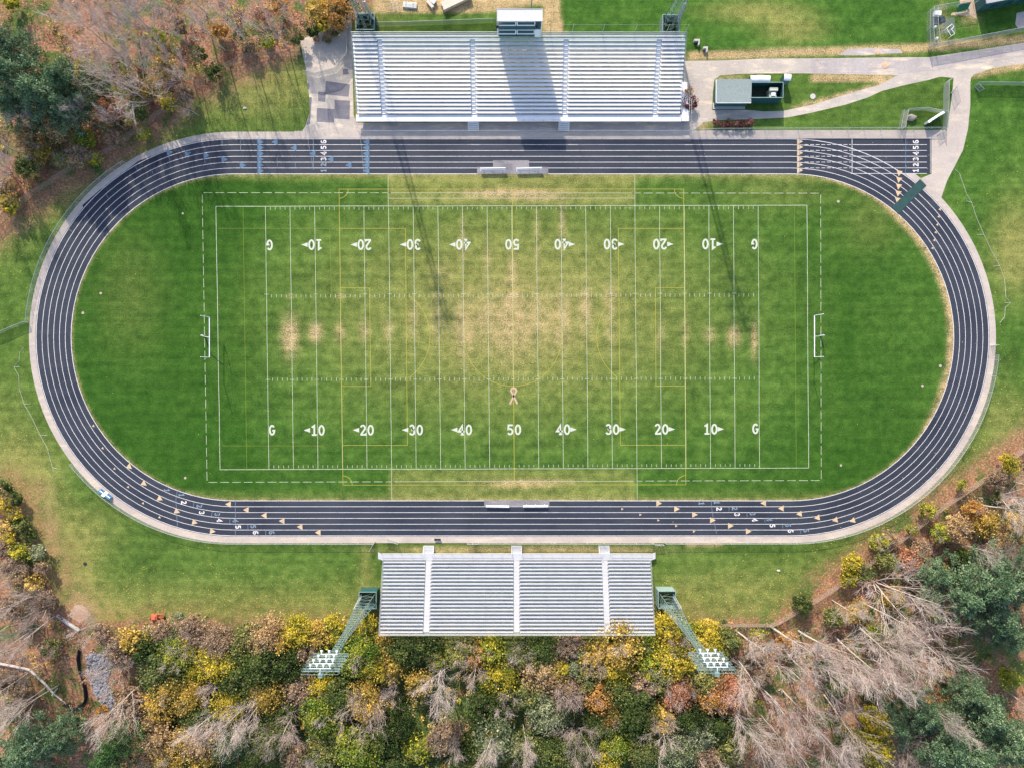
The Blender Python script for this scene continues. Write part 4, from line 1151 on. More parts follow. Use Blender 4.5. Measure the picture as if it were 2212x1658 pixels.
fence('chain_link_fence', 'angled chain link fence behind the boulder and the white slab', [ZRK(357, 310), ZRK(677, 290), ZRK(1017, 355)], 1.5, 2.4, 'railmesh', mid=True)
fence('chain_link_fence', 'slanting chain link fence left of the boulder', [ZRK(357, 310), ZRK(330, 450), ZRK(300, 620)], 1.5, 2.4, 'railmesh')
fence('chain_link_fence', 'outer slanting chain link fence left of the boulder', [ZRK(300, 310), ZRK(270, 460), ZRK(245, 620)], 1.2, 2.4, 'mesh')
fence('chain_link_fence', 'chain link fence along the left edge of the access path', [(2036, 281), (2036.5, 247), (2037, 215), (2038, 183), (2046, 176)], 1.8, 2.6, 'railmesh')
fence('chain_link_fence', 'chain link fence right of the access path reaching the right picture edge', [(2106, 184), (2150, 184), (2212, 185), (2280, 186)], 1.4, 2.6, 'railmesh')
def gate(label, a, b, h=1.2):
    A, B = G(*a), G(*b); o = A.copy()
    r_ = empty('gate_leaf', label, 'gate', o, 0, 'open fence gates')
    d = B - A
    m = MB()
    for z in (.1, h): m.tube([(0, 0, z), (d.x, d.y, z)], .03, 5)
    for k in (0, .5, 1): m.tube([(d.x * k, d.y * k, .05), (d.x * k, d.y * k, h + .03)], .03, 5)
    m.build('gate_frame', MAT['galv'], r_)
    m = MB(); m.add([(0, 0, .1), (d.x, d.y, .1), (d.x, d.y, h), (0, 0, h)], [(0, 1, 2, 3)]); m.build('chain_mesh', MAT['mesh'], r_)
gate('open gate leaf swung onto the lawn left of the visitor bleachers', (811, 1168), (800, 1186))
gate('open gate leaf lying along the apron above the left lawn gate', (836, 1163), (861, 1171))
gate('small gate standing out from the fence just left of the visitor bleachers', (1010, 1171), (1034, 1171))
gate('small gate standing out from the fence just right of the visitor bleachers', (1414, 1174), (1432, 1174))
gate('open gate leaf at the left side of the access path', ZTR(1190, 1300), ZTR(1090, 1430), 1.8)
gate('open gate leaf at the right side of the access path', ZTR(1450, 1310), ZTR(1530, 1400), 1.4)
gate('open gate leaf at the lower end of the access path fence', (2036, 283), (2024, 293), 1.2)
gate('gate leaf beside the track at the right bend of the lower fence', (2150, 745), (2140, 747), 1.1)

# ------------------------------------------------------------------ goal posts, benches, mats
def goalpost(label, xb, y0, y1, ub, vb, side):
    a = G(xb, y0, 3.05); b = G(xb, y1, 3.05); base = G(ub, vb)
    r_ = empty('goal_post', label, 'goal post', base, 0, 'football goal posts')
    L = lambda p: Vector(p) - base
    ym = (a.y + b.y) / 2; base_y = base.y
    m = MB()
    pts = [Vector((0, 0, 0)), Vector((0, 0, 1.5)), Vector((side * .15, (ym - base_y) * .1, 2.15)), Vector((a.x - base.x - side * .5, ym - base_y, 2.95)), Vector((a.x - base.x, ym - base_y, 3.05))]
    m.tube(pts, .07, 8); m.build('gooseneck', MAT['galv'], r_)
    m = MB(); m.tube([L(a), L(b)], .085, 8); m.build('crossbar', MAT['white'], r_)
    for p in (a, b):
        m = MB(); m.tube([L(p), L(p) + Vector((0, 0, 3.55))], .055, 8); m.build('upright', MAT['white'], r_)
    m = MB(); m.lathe([(.16, 0), (.16, 1.3), (.09, 1.32)], (0, 0, 0), 10); m.build('post_pad', MAT['galv'], r_)
goalpost('white football goal post at the left end of the field', 452.4, 684.9, 771.7, 443, 725, 1)
goalpost('white football goal post at the right end of the field', 1759.5, 681.6, 771.0, 1772, 725, -1)
def bench(label, ul, ur, v, tilt, back, seat_w=.30, side=1, rear_posts=False):
    a, b = G(ul, v), G(ur, v); c = (a + b) / 2; Lh = (b - a).length / 2
    r_ = empty('team_bench', label, 'bench', (c.x, c.y, .034), R(tilt), 'team benches on the pads beside the field')
    m = MB(); m.b2(-Lh, Lh, -seat_w / 2, seat_w / 2, .43, .48); m.build('seat', MAT['alu'], r_)
    if back:
        m = MB(); m.b2(-Lh, Lh, .30, .35, .62, .90); m.b2(-Lh, Lh, .20, .36, .901, .93); m.build('backrest', MAT['alu'], r_)
    for k in (-.72, 0, .72):
        m = MB(); x = Lh * k
        m.tube([(x, 0, 0), (x, 0, .425)], .035, 6); m.tube([(x, -.28, .02), (x, .30, .02)], .03, 6)
        if back: m.tube([(x, .1, .40), (x, .28, .62), (x, .29, .88)], .03, 6)
        if rear_posts: m.tube([(x, .1, .40), (x, .35, .44), (x, .36, .80)], .035, 6)
        m.build('leg', MAT['white'] if rear_posts else MAT['frame'], r_)
bench('white team bench with backrest on the left of the upper pad', 1037.8, 1092.4, 369.6, .8, True)
bench('white team bench with backrest on the right of the upper pad', 1115.2, 1170.2, 369.4, 1.8, True)
bench('backless white team bench on the left of the lower pad', 1049.6, 1099.8, 1091.3, -.9, False, .40)
bench('white team bench with stub back posts on the right of the lower pad', 1129.7, 1183.4, 1091.0, .3, False, .40, 1, True)
m = MB(); cm = [G(1987.2, 387.2), G(2000.7, 401), G(1940.2, 463.2), G(1926.3, 447.5)]
m.prism(cm, 0.035, 0.075)
for k in range(1, 9):
    f_ = k / 9; p = cm[0].lerp(cm[3], f_); r_ = cm[1].lerp(cm[2], f_); m.strip([p, p.lerp(r_, 1)], .03, .0765)
tag(m.build('crossing_mat', MAT['matgreen']), 'dark green rubber mat laid across the lanes of the right bend', 'mat')

# banner on the lower left fence, bench on the lower apron
A, B = G(215.5, 1059.5), G(240.5, 1077)
d = (B - A); nrm = Vector((-d.y, d.x, 0)).normalized()
bn = empty('fence_banner', 'blue and white banner frame leaning at the lower left bend', 'banner', A)
def bpt(s_, w_): return Vector((d.x * s_, d.y * s_, 0)) + nrm * (w_ * .62) + Vector((0, 0, .16 + .72 * (1 - w_)))
for s0, s1, w0, w1, mt in ((0, .36, .02, .98, 'blue'), (.38, .60, -.1, 1.1, 'white'), (.62, 1.0, .02, .98, 'blue')):
    m = MB(); q4 = [bpt(s0, w0), bpt(s1, w0), bpt(s1, w1), bpt(s0, w1)]
    m.add([*q4, *[p - Vector((0, 0, .05)) for p in q4]], [(0, 1, 2, 3), (7, 6, 5, 4), (0, 4, 5, 1), (1, 5, 6, 2), (2, 6, 7, 3), (3, 7, 4, 0)]); m.build('banner_panel', MAT[mt], bn)
for s0, s1 in ((.08, .42), (.58, .96)):
    m = MB(); m.tube([bpt(s0, .5) + Vector((0, 0, .05)), bpt(s1, .5) + Vector((0, 0, .05))], .09, 6); m.build('white_bar', MAT['white'], bn)
for s_ in (.04, .96):
    p = bpt(s_, .5); m = MB(); m.tube([p, (p.x, p.y, 0)], .035, 5); m.build('stand_leg', MAT['galv'], bn)
A = G(945.5, 1163.5)
bb = empty('low_bench', 'small dark bench on the concrete apron left of the visitor stairs', 'bench', A)
m = MB(); m.b2(-.60, .60, -.20, .20, .36, .42); m.build('seat', MAT['black'], bb)
for sx in (-.45, .45):
    m = MB(); m.b2(sx - .04, sx + .04, -.17, .17, 0, .359); m.build('leg', MAT['frame'], bb)

# red harrow at the wood edge
hr = empty('field_harrow', 'rusty red harrow frame parked at the lower left wood edge', 'harrow', G(343, 1329))
m = MB(); m.b2(-1.15, -.1, -.62, .30, .35, .62); m.b2(-.95, -.3, -.45, .12, .621, .80); m.build('hopper', MAT['rust'], hr)
m = MB()
for y in (-.75, -.1, .45): m.tube([(-1.2, y, .32), (1.15, y, .32)], .055, 6)
for x in (-1.1, -.1, .55, 1.1): m.tube([(x, -.8, .30), (x, .5, .30)], .05, 6)
m.tube([(-.9, .5, .3), (-.95, 1.25, .45), (-.8, 1.9, .62)], .05, 6); m.tube([(1.05, .5, .3), (1.15, 1.1, .45), (1.1, 1.7, .62)], .05, 6)
m.build('tow_frame', MAT['rust'], hr)
for x, y in ((-1.25, -.3), (1.2, -.3)):
    m = MB(); m.lathe([(.30, -.07), (.33, 0), (.30, .07)], (x, y, .33), 14, (1, 0, 0)); m.build('wheel', MAT['black'], hr)
m = MB()
for k in range(9): m.tube([(-1.0 + .26 * k, -.85, .3), (-1.0 + .26 * k, -.95, .02)], .022, 4)
m.build('tine_row', MAT['frame'], hr)

# boulder and white slab monument
rng = np.random.RandomState(3)
def boulder(name, label, c, sx, sy, sz, rz, cat='boulder', seed=0, mat='rock'):
    bm = bmesh.new(); bmesh.ops.create_icosphere(bm, subdivisions=3, radius=1.0)
    rr = random.Random(seed); pl = []
    for k in range(14):
        n_ = Vector((rr.uniform(-1, 1), rr.uniform(-1, 1), rr.uniform(-.6, 1))).normalized(); pl.append((n_, rr.uniform(.62, .92)))
    for v in bm.verts:
        for n_, d_ in pl:
            k = v.co.dot(n_)
            if k > d_: v.co -= n_ * (k - d_)
        v.co *= 1 + rr.uniform(-.02, .02)
        v.co = Vector((v.co.x * sx, v.co.y * sy, v.co.z * sz + sz * .62))
    me = bpy.data.meshes.new(name); bm.to_mesh(me); bm.free(); me.materials.append(MAT[mat])
    o = link_mesh(name, me); o.location = c; o.rotation_euler = (0, 0, rz); return tag(o, label, cat)
boulder('boulder', 'large tan boulder inside the small fenced corner by the sprint start', G(*ZRK(462, 425)), 1.05, .66, .62, R(12), seed=4)
a, b = G(*ZRK(690, 530)), G(*ZRK(945, 365)); c = (a + b) / 2; dd = b - a
sl = empty('monument_slab', 'long white slab monument standing askew beside the boulder', 'monument', c, math.atan2(dd.y, dd.x))
Lh = dd.length / 2
m = MB(); m.b2(-Lh, Lh, -.16, .16, .10, 1.35); m.b2(-Lh - .08, Lh + .08, -.22, .22, 1.352, 1.46); m.b2(-Lh + .6, Lh - .6, -.17, .17, 1.461, 1.58); m.build('panel', MAT['white'], sl)
for sx in (-Lh + .4, Lh - .4):
    m = MB(); m.b2(sx - .14, sx + .14, -.2, .2, 0, .098); m.build('foot', MAT['concrete'], sl)
tag(MB().lathe([(0.02, 0), (.16, .05), (.05, .55)], G(*ZRK(345, 500)), 8).build('marker_cone', plain('yellow_plastic', (.75, .58, .03), .5)), 'small yellow marker at the slanting fence left of the boulder', 'marker')

# storage pen contents, top right
def sbox(name, label, cat, p, w, l, h, rz, mat, lid=True):
    r_ = empty(name, label, cat, G(*p), R(rz))
    m = MB(); m.b2(-w / 2, w / 2, -l / 2, l / 2, .06, h); m.build('body', MAT[mat], r_)
    m = MB(); m.b2(-w / 2 - .04, w / 2 + .04, -l / 2 - .04, l / 2 + .04, h + .002, h + .09); m.b2(-w / 4, w / 4, -.06, .06, h + .091, h + .13); m.build('lid', MAT[mat], r_)
    for sx in (-w / 2 + .08, w / 2 - .08):
        m = MB(); m.b2(sx - .05, sx + .05, -l / 2 + .04, l / 2 - .04, 0, .058); m.build('skid', MAT['frame'], r_)
sbox('storage_chest', 'white storage chest in the upper left corner of the pen', 'chest', ZTR(868, 232), 1.05, .72, .8, -6, 'white')
for lab, p in (('white round barrel between the pen fence and the dark tarp', ZTR(842, 428)), ('white round barrel low in the pen near the road fence', ZTR(868, 600))):
    tag(MB().lathe([(.16, 0), (.22, .1), (.23, .5), (.18, .62), (.05, .64)], G(*p), 12).build('barrel', MAT['white']), lab, 'barrel', 'white barrels in the pen')
m = MB(); P4 = GP([ZTR(800, 290), ZTR(1000, 250), ZTR(1020, 325), ZTR(815, 388)]); m.prism(P4, .02, .16)
tag(m.build('ground_tarp', plain('dark_tarp', (.055, .07, .085), .6, 0, .3, 1)), 'dark grey folded tarp on the grass inside the pen', 'tarp')
m = MB(); P4 = GP([ZTR(960, 300), ZTR(1150, 258), ZTR(1178, 500), ZTR(950, 520)]); m.poly(P4, .05)
tag(m.build('spread_net', MAT['net']), 'pale net spread flat on the grass beside the dark tarp', 'net')
gq = GP([ZTR(990, 470), ZTR(1075, 405), ZTR(1100, 445), ZTR(1065, 485), ZTR(1112, 550), ZTR(1060, 585)])
gf = empty('practice_goal', 'bent white practice goal frame standing on the net in the pen', 'goal frame', gq[0])
m = MB(); pl = [p - gq[0] for p in gq]
m.tube([p + Vector((0, 0, .9)) for p in pl + [pl[0]]], .05, 6)
m.build('top_tube', MAT['white'], gf)
for p in pl:
    m = MB(); m.tube([(p.x, p.y, 0), (p.x, p.y, .9)], .045, 6); m.build('upright', MAT['white'], gf)
gm = GP([ZTR(1185, 105), ZTR(1352, 78), ZTR(1345, 155), ZTR(1172, 195)])
bo = empty('windscreen_board', 'tilted green windscreen board next to the corner building', 'board', gm[0])
m = MB(); q4 = [p - gm[0] + Vector((0, 0, z)) for p, z in zip(gm, (1.1, 1.1, .25, .25))]
m.add([*q4, *[p - Vector((0, 0, .06)) for p in q4]], [(0, 3, 2, 1), (4, 5, 6, 7), (0, 1, 5, 4), (1, 2, 6, 5), (2, 3, 7, 6), (3, 0, 4, 7)]); m.build('green_sheet', MAT['greenvinyl'], bo)
for p in q4:
    m = MB(); m.tube([p, (p.x, p.y, 0)], .04, 5); m.build('stand_leg', MAT['galv'], bo)
tag(MB().lathe([(.12, 0), (.17, .06), (.17, .4), (.02, .45)], G(*ZTR(1357, 122)), 10).build('bucket', MAT['white']), 'white bucket beside the green windscreen board', 'bucket')

# building yard behind the home bleachers
ps = empty('pipe_stack', 'silver bundle of pipes lying in the sandy yard', 'pipes', G(*ZTL(1055, 105)), R(-4))
for k in range(6):
    m = MB(); m.tube([(-1.32 + .03 * (k % 2), -.5 + .2 * k, .12), (1.30 - .05 * (k % 3), -.5 + .2 * k, .12)], .095, 8); m.build('pipe', MAT['galv'], ps)
for k in range(4):
    m = MB(); m.tube([(-1.28, -.4 + .2 * k, .29), (1.25, -.4 + .2 * k, .29)], .09, 8); m.build('pipe', MAT['galv'], ps)
for sx in (-.7, .6):
    m = MB(); m.b2(sx - .04, sx + .04, -.62, .58, .385, .41); m.build('strap', MAT['frame'], ps)
fr = empty('sawhorse_frame', 'thin blue steel frame standing in the sandy yard', 'frame', G(*ZTL(800, 140)))
m = MB()
for y in (-.5, .5):
    m.tube([(-.75, y, .85), (.75, y, .85)], .035, 5)
    for x in (-.72, 0, .72): m.tube([(x, y, 0), (x, y, .85)], .03, 5)
for x in (-.72, .72): m.tube([(x, -.5, .8), (x, .5, .8)], .03, 5)
m.build('steel_tube', plain('blue_steel', (.22, .30, .50), .5), fr)
def plank_stack(label, p, l, w, n, hl, rz, mat='wood'):
    r_ = empty('lumber_stack', label, 'lumber', G(*p), R(rz), 'timber in the building yard')
    for j in range(hl):
        for k in range(n):
            y = -w / 2 + w * (k + .5) / n; m = MB()
            m.b2(-l / 2 + .04 * ((k * 7 + j * 3) % 5), l / 2 - .03 * ((k * 5 + j) % 4), y - w / n * .46, y + w / n * .46, .12 + .13 * j, .24 + .13 * j)
            m.build('plank', MAT[mat], r_)
    for sx in (-l * .33, l * .33):
        m = MB(); m.b2(sx - .06, sx + .06, -w / 2, w / 2, 0, .118); m.build('bearer', MAT['barkdark'], r_)
plank_stack('long pale stack of timber planks at the top picture edge', ZTL(1840, 40), 5.6, 1.5, 6, 6, 25)
plank_stack('short pale timber bundle left of the long stack', ZTL(1400, 95), 1.7, .55, 3, 4, -50)
m = MB(); pt = G(*ZTL(1450, 45))
cr = empty('covered_crate', 'grey tarp covered crate beside the short timber bundle', 'crate', pt, R(-40))
m = MB(); m.b2(-.45, .45, -.35, .35, 0, .62); m.build('crate_box', MAT['barkdark'], cr)
m = MB(); m.b2(-.52, .52, -.42, .42, .40, .66); m.build('tarp_cover', MAT['galv'], cr)
pole = empty('utility_pole', 'slim teal pole behind the press box roof', 'pole', G(1146, 55))
m = MB(); m.tube([(0, 0, 0), (0, 0, 9.5)], [.10, .07], 8); m.build('shaft', MAT['tealpale'], pole)
m = MB(); m.b2(-.5, .5, -.05, .05, 9.502, 9.62); m.build('cross_arm', MAT['tealpale'], pole)

# concrete retaining blocks right of the home bleachers
for lab, a_, b_ in (('upper grey retaining block right of the home bleachers', (1300, 1090), (1450, 1250)), ('lower grey retaining block right of the home bleachers', (1540, 1290), (1660, 1430))):
    zb = zq(2480, 0, 6.907)
    m = MB(); x0, y0 = zb(*a_); x1, y1 = zb(*b_)
    m.prism(GP([(x0, y0), (x1, y0), (x1 - 1.5, y1), (x1 - 4, y1), (x1 - 3.2, y0 + 4), (x0, y0 + 4)]), 0, .75)
    tag(m.build('retaining_block', MAT['concrete']), lab, 'wall block')

# lids, covers and cables in the lawns
def lid(label, p, r_, mat='white', name='manhole_cover'):
    o = MB().lathe([(r_ * .98, 0), (r_, .02), (r_, .05), (r_ * .9, .055), (r_ * .2, .06)], (0, 0, 0), 20).build(name, MAT[mat]); o.location = G(*p)
    return tag(o, label, 'cover')
lid('round white cover in the dry grass right of the shed yard', (1755.7, 208.7), .50, 'concrete')
lid('round tan manhole cover set in the service road', (1912, 140.5), .70, 'dirt')
lid('half buried round tan cover above the service road', (1896, 112.5), .55, 'dirt')
lid('small pale valve box cover in the upper left infield corner', Q01(1555, 270), .20, 'rock', 'valve_cover')
lid('small pale valve box cover left of the field near the left bend', Q01(858, 948), .23, 'rock', 'valve_cover')
lid('small mottled valve box cover at the left inner track edge', Q01(706, 1115), .25, 'rock', 'valve_cover')
lid('small stone valve box cover in the upper right infield corner', Q31(630, 168), .25, 'rock', 'valve_cover')
lid('small pale valve box cover in the lower right infield corner', Q32(652, 750), .21, 'rock', 'valve_cover')
lid('small mottled valve box cover at the right inner track edge', Q31(1498, 1565), .27, 'rock', 'valve_cover')
lid('small stone valve box cover low on the right infield', Q32(1345, 75), .24, 'rock', 'valve_cover')
lid('small pale valve box cover in the lower left infield corner', Q02(1577, 857), .23, 'rock', 'valve_cover')
lid('dark drain lid in the brown lawn of the lower left corner', Q02(724, 1588), .34, 'black', 'drain_lid')
boulder('stone', 'small white stone on the upper left lawn', G(*Q00(2085, 922)), .35, .25, .14, 0, 'stone', 9, 'concrete')
boulder('stone', 'small white stone on the lower right lawn', G(*Q32(122, 1645)), .35, .25, .14, 0, 'stone', 11, 'concrete')
def cable(label, pts, ticks):
    m = MB(); P = [p + Vector((0, 0, .03)) for p in GP(pts)]
    m.tube(P, .035, 5)
    for (a, b) in ticks: m.tube([p + Vector((0, 0, .04)) for p in GP([a, b])], .035, 5)
    tag(m.build('ground_cable', plain('pale_cable', (.42, .45, .34), .7)), label, 'cable')
cable('thin pale cable with short cross stakes on the left lawn', [Q01(205, 1405), Q01(170, 1450), Q01(165, 1520), Q01(120, 1575), Q01(160, 1650), Q02(165, 100), Q02(207, 232), Q02(275, 350), Q02(343, 495), Q02(405, 610), Q02(447, 768), Q02(458, 800)],
      [(Q01(120, 1575), Q01(170, 1573)), (Q02(207, 232), Q02(268, 226)), (Q02(343, 495), Q02(405, 496)), (Q02(447, 768), Q02(490, 780))])
cable('thin pale cable with short cross stakes on the right lawn', [Q30(1620, 1440), Q30(1660, 1475), Q30(1690, 1560), Q30(1720, 1650), Q31(1725, 110), Q31(1765, 178), Q31(1800, 290), Q31(1868, 450), Q31(1935, 590), Q31(2003, 716), Q31(2045, 830), Q31(2055, 980), Q31(2095, 1030), Q31(2050, 1070), Q31(2045, 1150), Q31(2005, 1200)],
      [(Q31(1718, 165), Q31(1765, 178)), (Q31(1810, 450), Q31(1868, 450)), (Q31(1945, 720), Q31(2003, 716)), (Q31(2045, 1030), Q31(2095, 1030))])

# creek bed with riprap, silt fence, fallen trunk
m = MB(); sfp = GP([Q03(685, 640), Q03(672, 720), Q03(690, 820), Q03(712, 880), Q03(730, 960), Q03(740, 1050), Q03(725, 1095), Q03(690, 1120), Q03(640, 1145), Q03(600, 1135), Q03(550, 1108)])
P2 = [p + Vector((0, 0, .85)) for p in sfp]
n = len(sfp); off_ = Vector((.05, 0.0, 0))
vs = sfp + P2 + [p + off_ for p in sfp] + [p + off_ for p in P2]
m.add(vs, [f for i in range(n - 1) for f in ((i, i + 1, n + i + 1, n + i), (2 * n + i, 3 * n + i, 3 * n + i + 1, 2 * n + i + 1), (n + i, n + i + 1, 3 * n + i + 1, 3 * n + i))])
m.strip(sfp, .45, .03)
sf = m.build('silt_fence', MAT['black']); tag(sf, 'black silt fence winding beside the grey riprap stones', 'silt fence')
RIP = [Q03(735, 690), Q03(980, 660), Q03(1010, 700), Q03(930, 850), Q03(900, 930), Q03(960, 1000), Q03(1000, 1150), Q03(940, 1170), Q03(860, 1100), Q03(800, 1010), Q03(745, 800)]
xs_ = [p[0] for p in RIP]; ys_ = [p[1] for p in RIP]
rr = random.Random(5); m = MB()
for k in range(900):
    u, v = rr.uniform(min(xs_), max(xs_)), rr.uniform(min(ys_), max(ys_))
    if sdist(np.array([u]), np.array([v]), RIP)[0] < 0: continue
    c = G(u, v); s_ = rr.uniform(.14, .34)
    vs = []
    for z, kk in ((0, .8), (.55, 1.0), (1.0, .55)):
        for j in range(6):
            a = j * math.pi / 3 + rr.uniform(-.3, .3); vs.append((c.x + math.cos(a) * s_ * kk * rr.uniform(.8, 1.2), c.y + math.sin(a) * s_ * kk * rr.uniform(.8, 1.2), s_ * z * 1.1))
    m.add(vs, [(12, 13, 14, 15, 16, 17)] + [(i * 6 + j, i * 6 + (j + 1) % 6, (i + 1) * 6 + (j + 1) % 6, (i + 1) * 6 + j) for i in range(2) for j in range(6)])
rp = m.build('riprap_stones', plain('grey_riprap', (.21, .21, .235), .9, 0, .45, .9)); tag(rp, 'grey riprap stones lining the creek bank', 'stones', kind='stuff')
m = MB(); lp = [Q03(-120, 735), Q03(0, 762), Q03(110, 782), Q03(260, 815), Q03(390, 930), Q03(470, 1020), Q03(575, 1105)]
m.tube([p + Vector((0, 0, .35)) for p in GP(lp)], [.26, .26, .25, .24, .2, .16, .08], 8)
m.tube([p + Vector((0, 0, .4)) for p in GP([Q03(455, 1030), Q03(505, 965)])], [.12, .05], 6)
tag(m.build('fallen_trunk', MAT['log']), 'long grey fallen trunk left of the silt fence', 'log')
m = MB(); m.tube([p + Vector((0, 0, .18)) for p in GP([Q03(490, 355), Q03(585, 425), Q03(680, 485)])], [.30, .36, .34], 10)
tag(m.build('culvert_pipe', MAT['log']), 'short grey culvert pipe beside the pink gravel patch', 'pipe')
# ------------------------------------------------------------------ trees and shrubs
def leaf_cloud(cent, size, rs, up=0.35, thin=1.0, out=None):
    """random leaf quads round the given centres (numpy)"""
    n = len(cent)
    nr = rs.normal(size=(n, 3)); nr[:, 2] = np.abs(nr[:, 2]) + up
    if out is not None: nr += out * 0.9
    nr /= np.linalg.norm(nr, axis=1, keepdims=True)
    a = np.cross(nr, rs.normal(size=(n, 3))); a /= np.linalg.norm(a, axis=1, keepdims=True) + 1e-9
    b = np.cross(nr, a)
    s = (size * rs.uniform(0.6, 1.4, n))[:, None]
    co = np.stack([cent - a * s - b * s * thin * .25, cent + b * s * thin * .7, cent + a * s - b * s * thin * .1, cent - b * s * thin * .75], 1).reshape(-1, 3)
    fa = np.arange(n * 4).reshape(n, 4)
    return co, fa
def leaf_mesh(name, co, fa, rnd, val, mat):
    me = np_mesh(name, co, fa)
    a = me.color_attributes.new('rnd', 'FLOAT_COLOR', 'POINT')
    buf = np.ones((len(co), 4), np.float32); buf[:, 0] = np.repeat(np.clip(rnd, 0, 1), 4); buf[:, 1] = np.repeat(np.clip(val, 0, 1), 4)
    a.data.foreach_set('color', buf.ravel())
    me.materials.append(mat)
    return me
def branch_mesh(name, segs, n=4):
    """segs: list of (points, radii)"""
    vs = []; fs = []
    for pts, rad in segs:
        P = np.array(pts); k = len(P); base = len(vs)
        nn = n if rad[0] > .004 else 3
        for i in range(k):
            d = P[min(i + 1, k - 1)] - P[max(i - 1, 0)]; d = d / (np.linalg.norm(d) + 1e-9)
            h = np.array([0, 0, 1.0]) if abs(d[2]) < .9 else np.array([1.0, 0, 0])
            a = np.cross(d, h); a /= np.linalg.norm(a); b = np.cross(d, a)
            for j in range(nn):
                t_ = 2 * math.pi * j / nn
                vs.append(P[i] + (a * math.cos(t_) + b * math.sin(t_)) * rad[i])
        for i in range(k - 1):
            for j in range(nn):
                fs.append((base + i * nn + j, base + i * nn + (j + 1) % nn, base + (i + 1) * nn + (j + 1) % nn, base + (i + 1) * nn + j))
    # mixed tubes are all quads
    return np_mesh(name, np.array(vs), np.array(fs))
def skeleton(seed, fork=0.33, spread=0.55, n1=9, n2=7, n3=6, n4=2, stems=1, droop=0.0):
    """a bare tree of height about 1; returns thick and thin branch lists"""
    rs = random.Random(seed)
    big, thin = [], []
    def run(p, d, L, r0, r1, n, wander, lift):
        pts = [p]; rad = [r0]
        for i in range(n):
            d = (d + Vector((rs.uniform(-1, 1), rs.uniform(-1, 1), rs.uniform(-.6, .8))) * wander + Vector((0, 0, lift))).normalized()
            p = p + d * (L / n); pts.append(p); rad.append(r0 + (r1 - r0) * (i + 1) / n)
        return pts, rad
    def at(pts, t_):
        x = t_ * (len(pts) - 1); i = min(int(x), len(pts) - 2)
        return pts[i].lerp(pts[i + 1], x - i), (pts[i + 1] - pts[i]).normalized()
    def side(d, ang):
        a = d.cross(Vector((rs.uniform(-1, 1), rs.uniform(-1, 1), rs.uniform(-1, 1)))).normalized()
        return (d * math.cos(ang) + a * math.sin(ang)).normalized()
    for s_ in range(stems):
        d0 = Vector((rs.uniform(-.12, .12), rs.uniform(-.12, .12), 1)) if stems == 1 else Vector((math.cos(s_ * 6.28 / stems + rs.uniform(-.5, .5)) * .42, math.sin(s_ * 6.28 / stems) * .42, 1))
        H = rs.uniform(.88, 1.0)
        tr = run(Vector((0, 0, 0)), d0.normalized(), H, .0122 / stems ** .3, .0020, 9, .05, .03); big.append(tr)
        for i in range(n1):
            t1 = fork + (0.93 - fork) * (i + rs.random()) / n1
            p, d = at(tr[0], t1); L1 = (0.64 - 0.40 * t1) * rs.uniform(.75, 1.2)
            b1 = run(p, side(d, rs.uniform(.32, .72) * spread / .55), L1, .0044 * (1.15 - t1), .0011, 6, .085, .045 - droop); big.append(b1)
            for j in range(n2):
                t2 = .22 + .75 * (j + rs.random()) / n2
                p2, d2 = at(b1[0], t2); b2 = run(p2, side(d2, rs.uniform(.3, .65)), L1 * rs.uniform(.32, .58), .0021, .0009, 4, .16, .08 - droop); thin.append(b2)
                for k in range(n3):
                    p3, d3 = at(b2[0], .2 + .8 * (k + rs.random()) / n3); b3 = run(p3, side(d3, rs.uniform(.25, .65)), L1 * rs.uniform(.16, .32), .0013, .0007, 2, .2, .06 - droop); thin.append(b3)
                    for l in range(n4):
                        p4, d4 = at(b3[0], rs.uniform(.3, 1)); thin.append(run(p4, side(d4, rs.uniform(.3, .8)), L1 * rs.uniform(.08, .16), .0009, .0006, 1, .2, .05))
    return big, thin
BARE = []
for k, kw in enumerate((dict(fork=.34, spread=.52), dict(fork=.28, spread=.60, n4=2), dict(fork=.42, spread=.50, n1=8), dict(fork=.22, spread=.66, n1=10), dict(fork=.15, spread=.5, stems=4, n1=5, n2=6, n3=5), dict(fork=.30, spread=.75, n1=9), dict(fork=.36, spread=.50, n1=8, n2=6, n3=4, n4=1), dict(fork=.30, spread=.55, n1=9, n2=6, n3=4, n4=1))):
    b, th = skeleton(40 + k, **kw)
    BARE.append((branch_mesh('trunk', b, 6), branch_mesh('twigs', th, 4)))
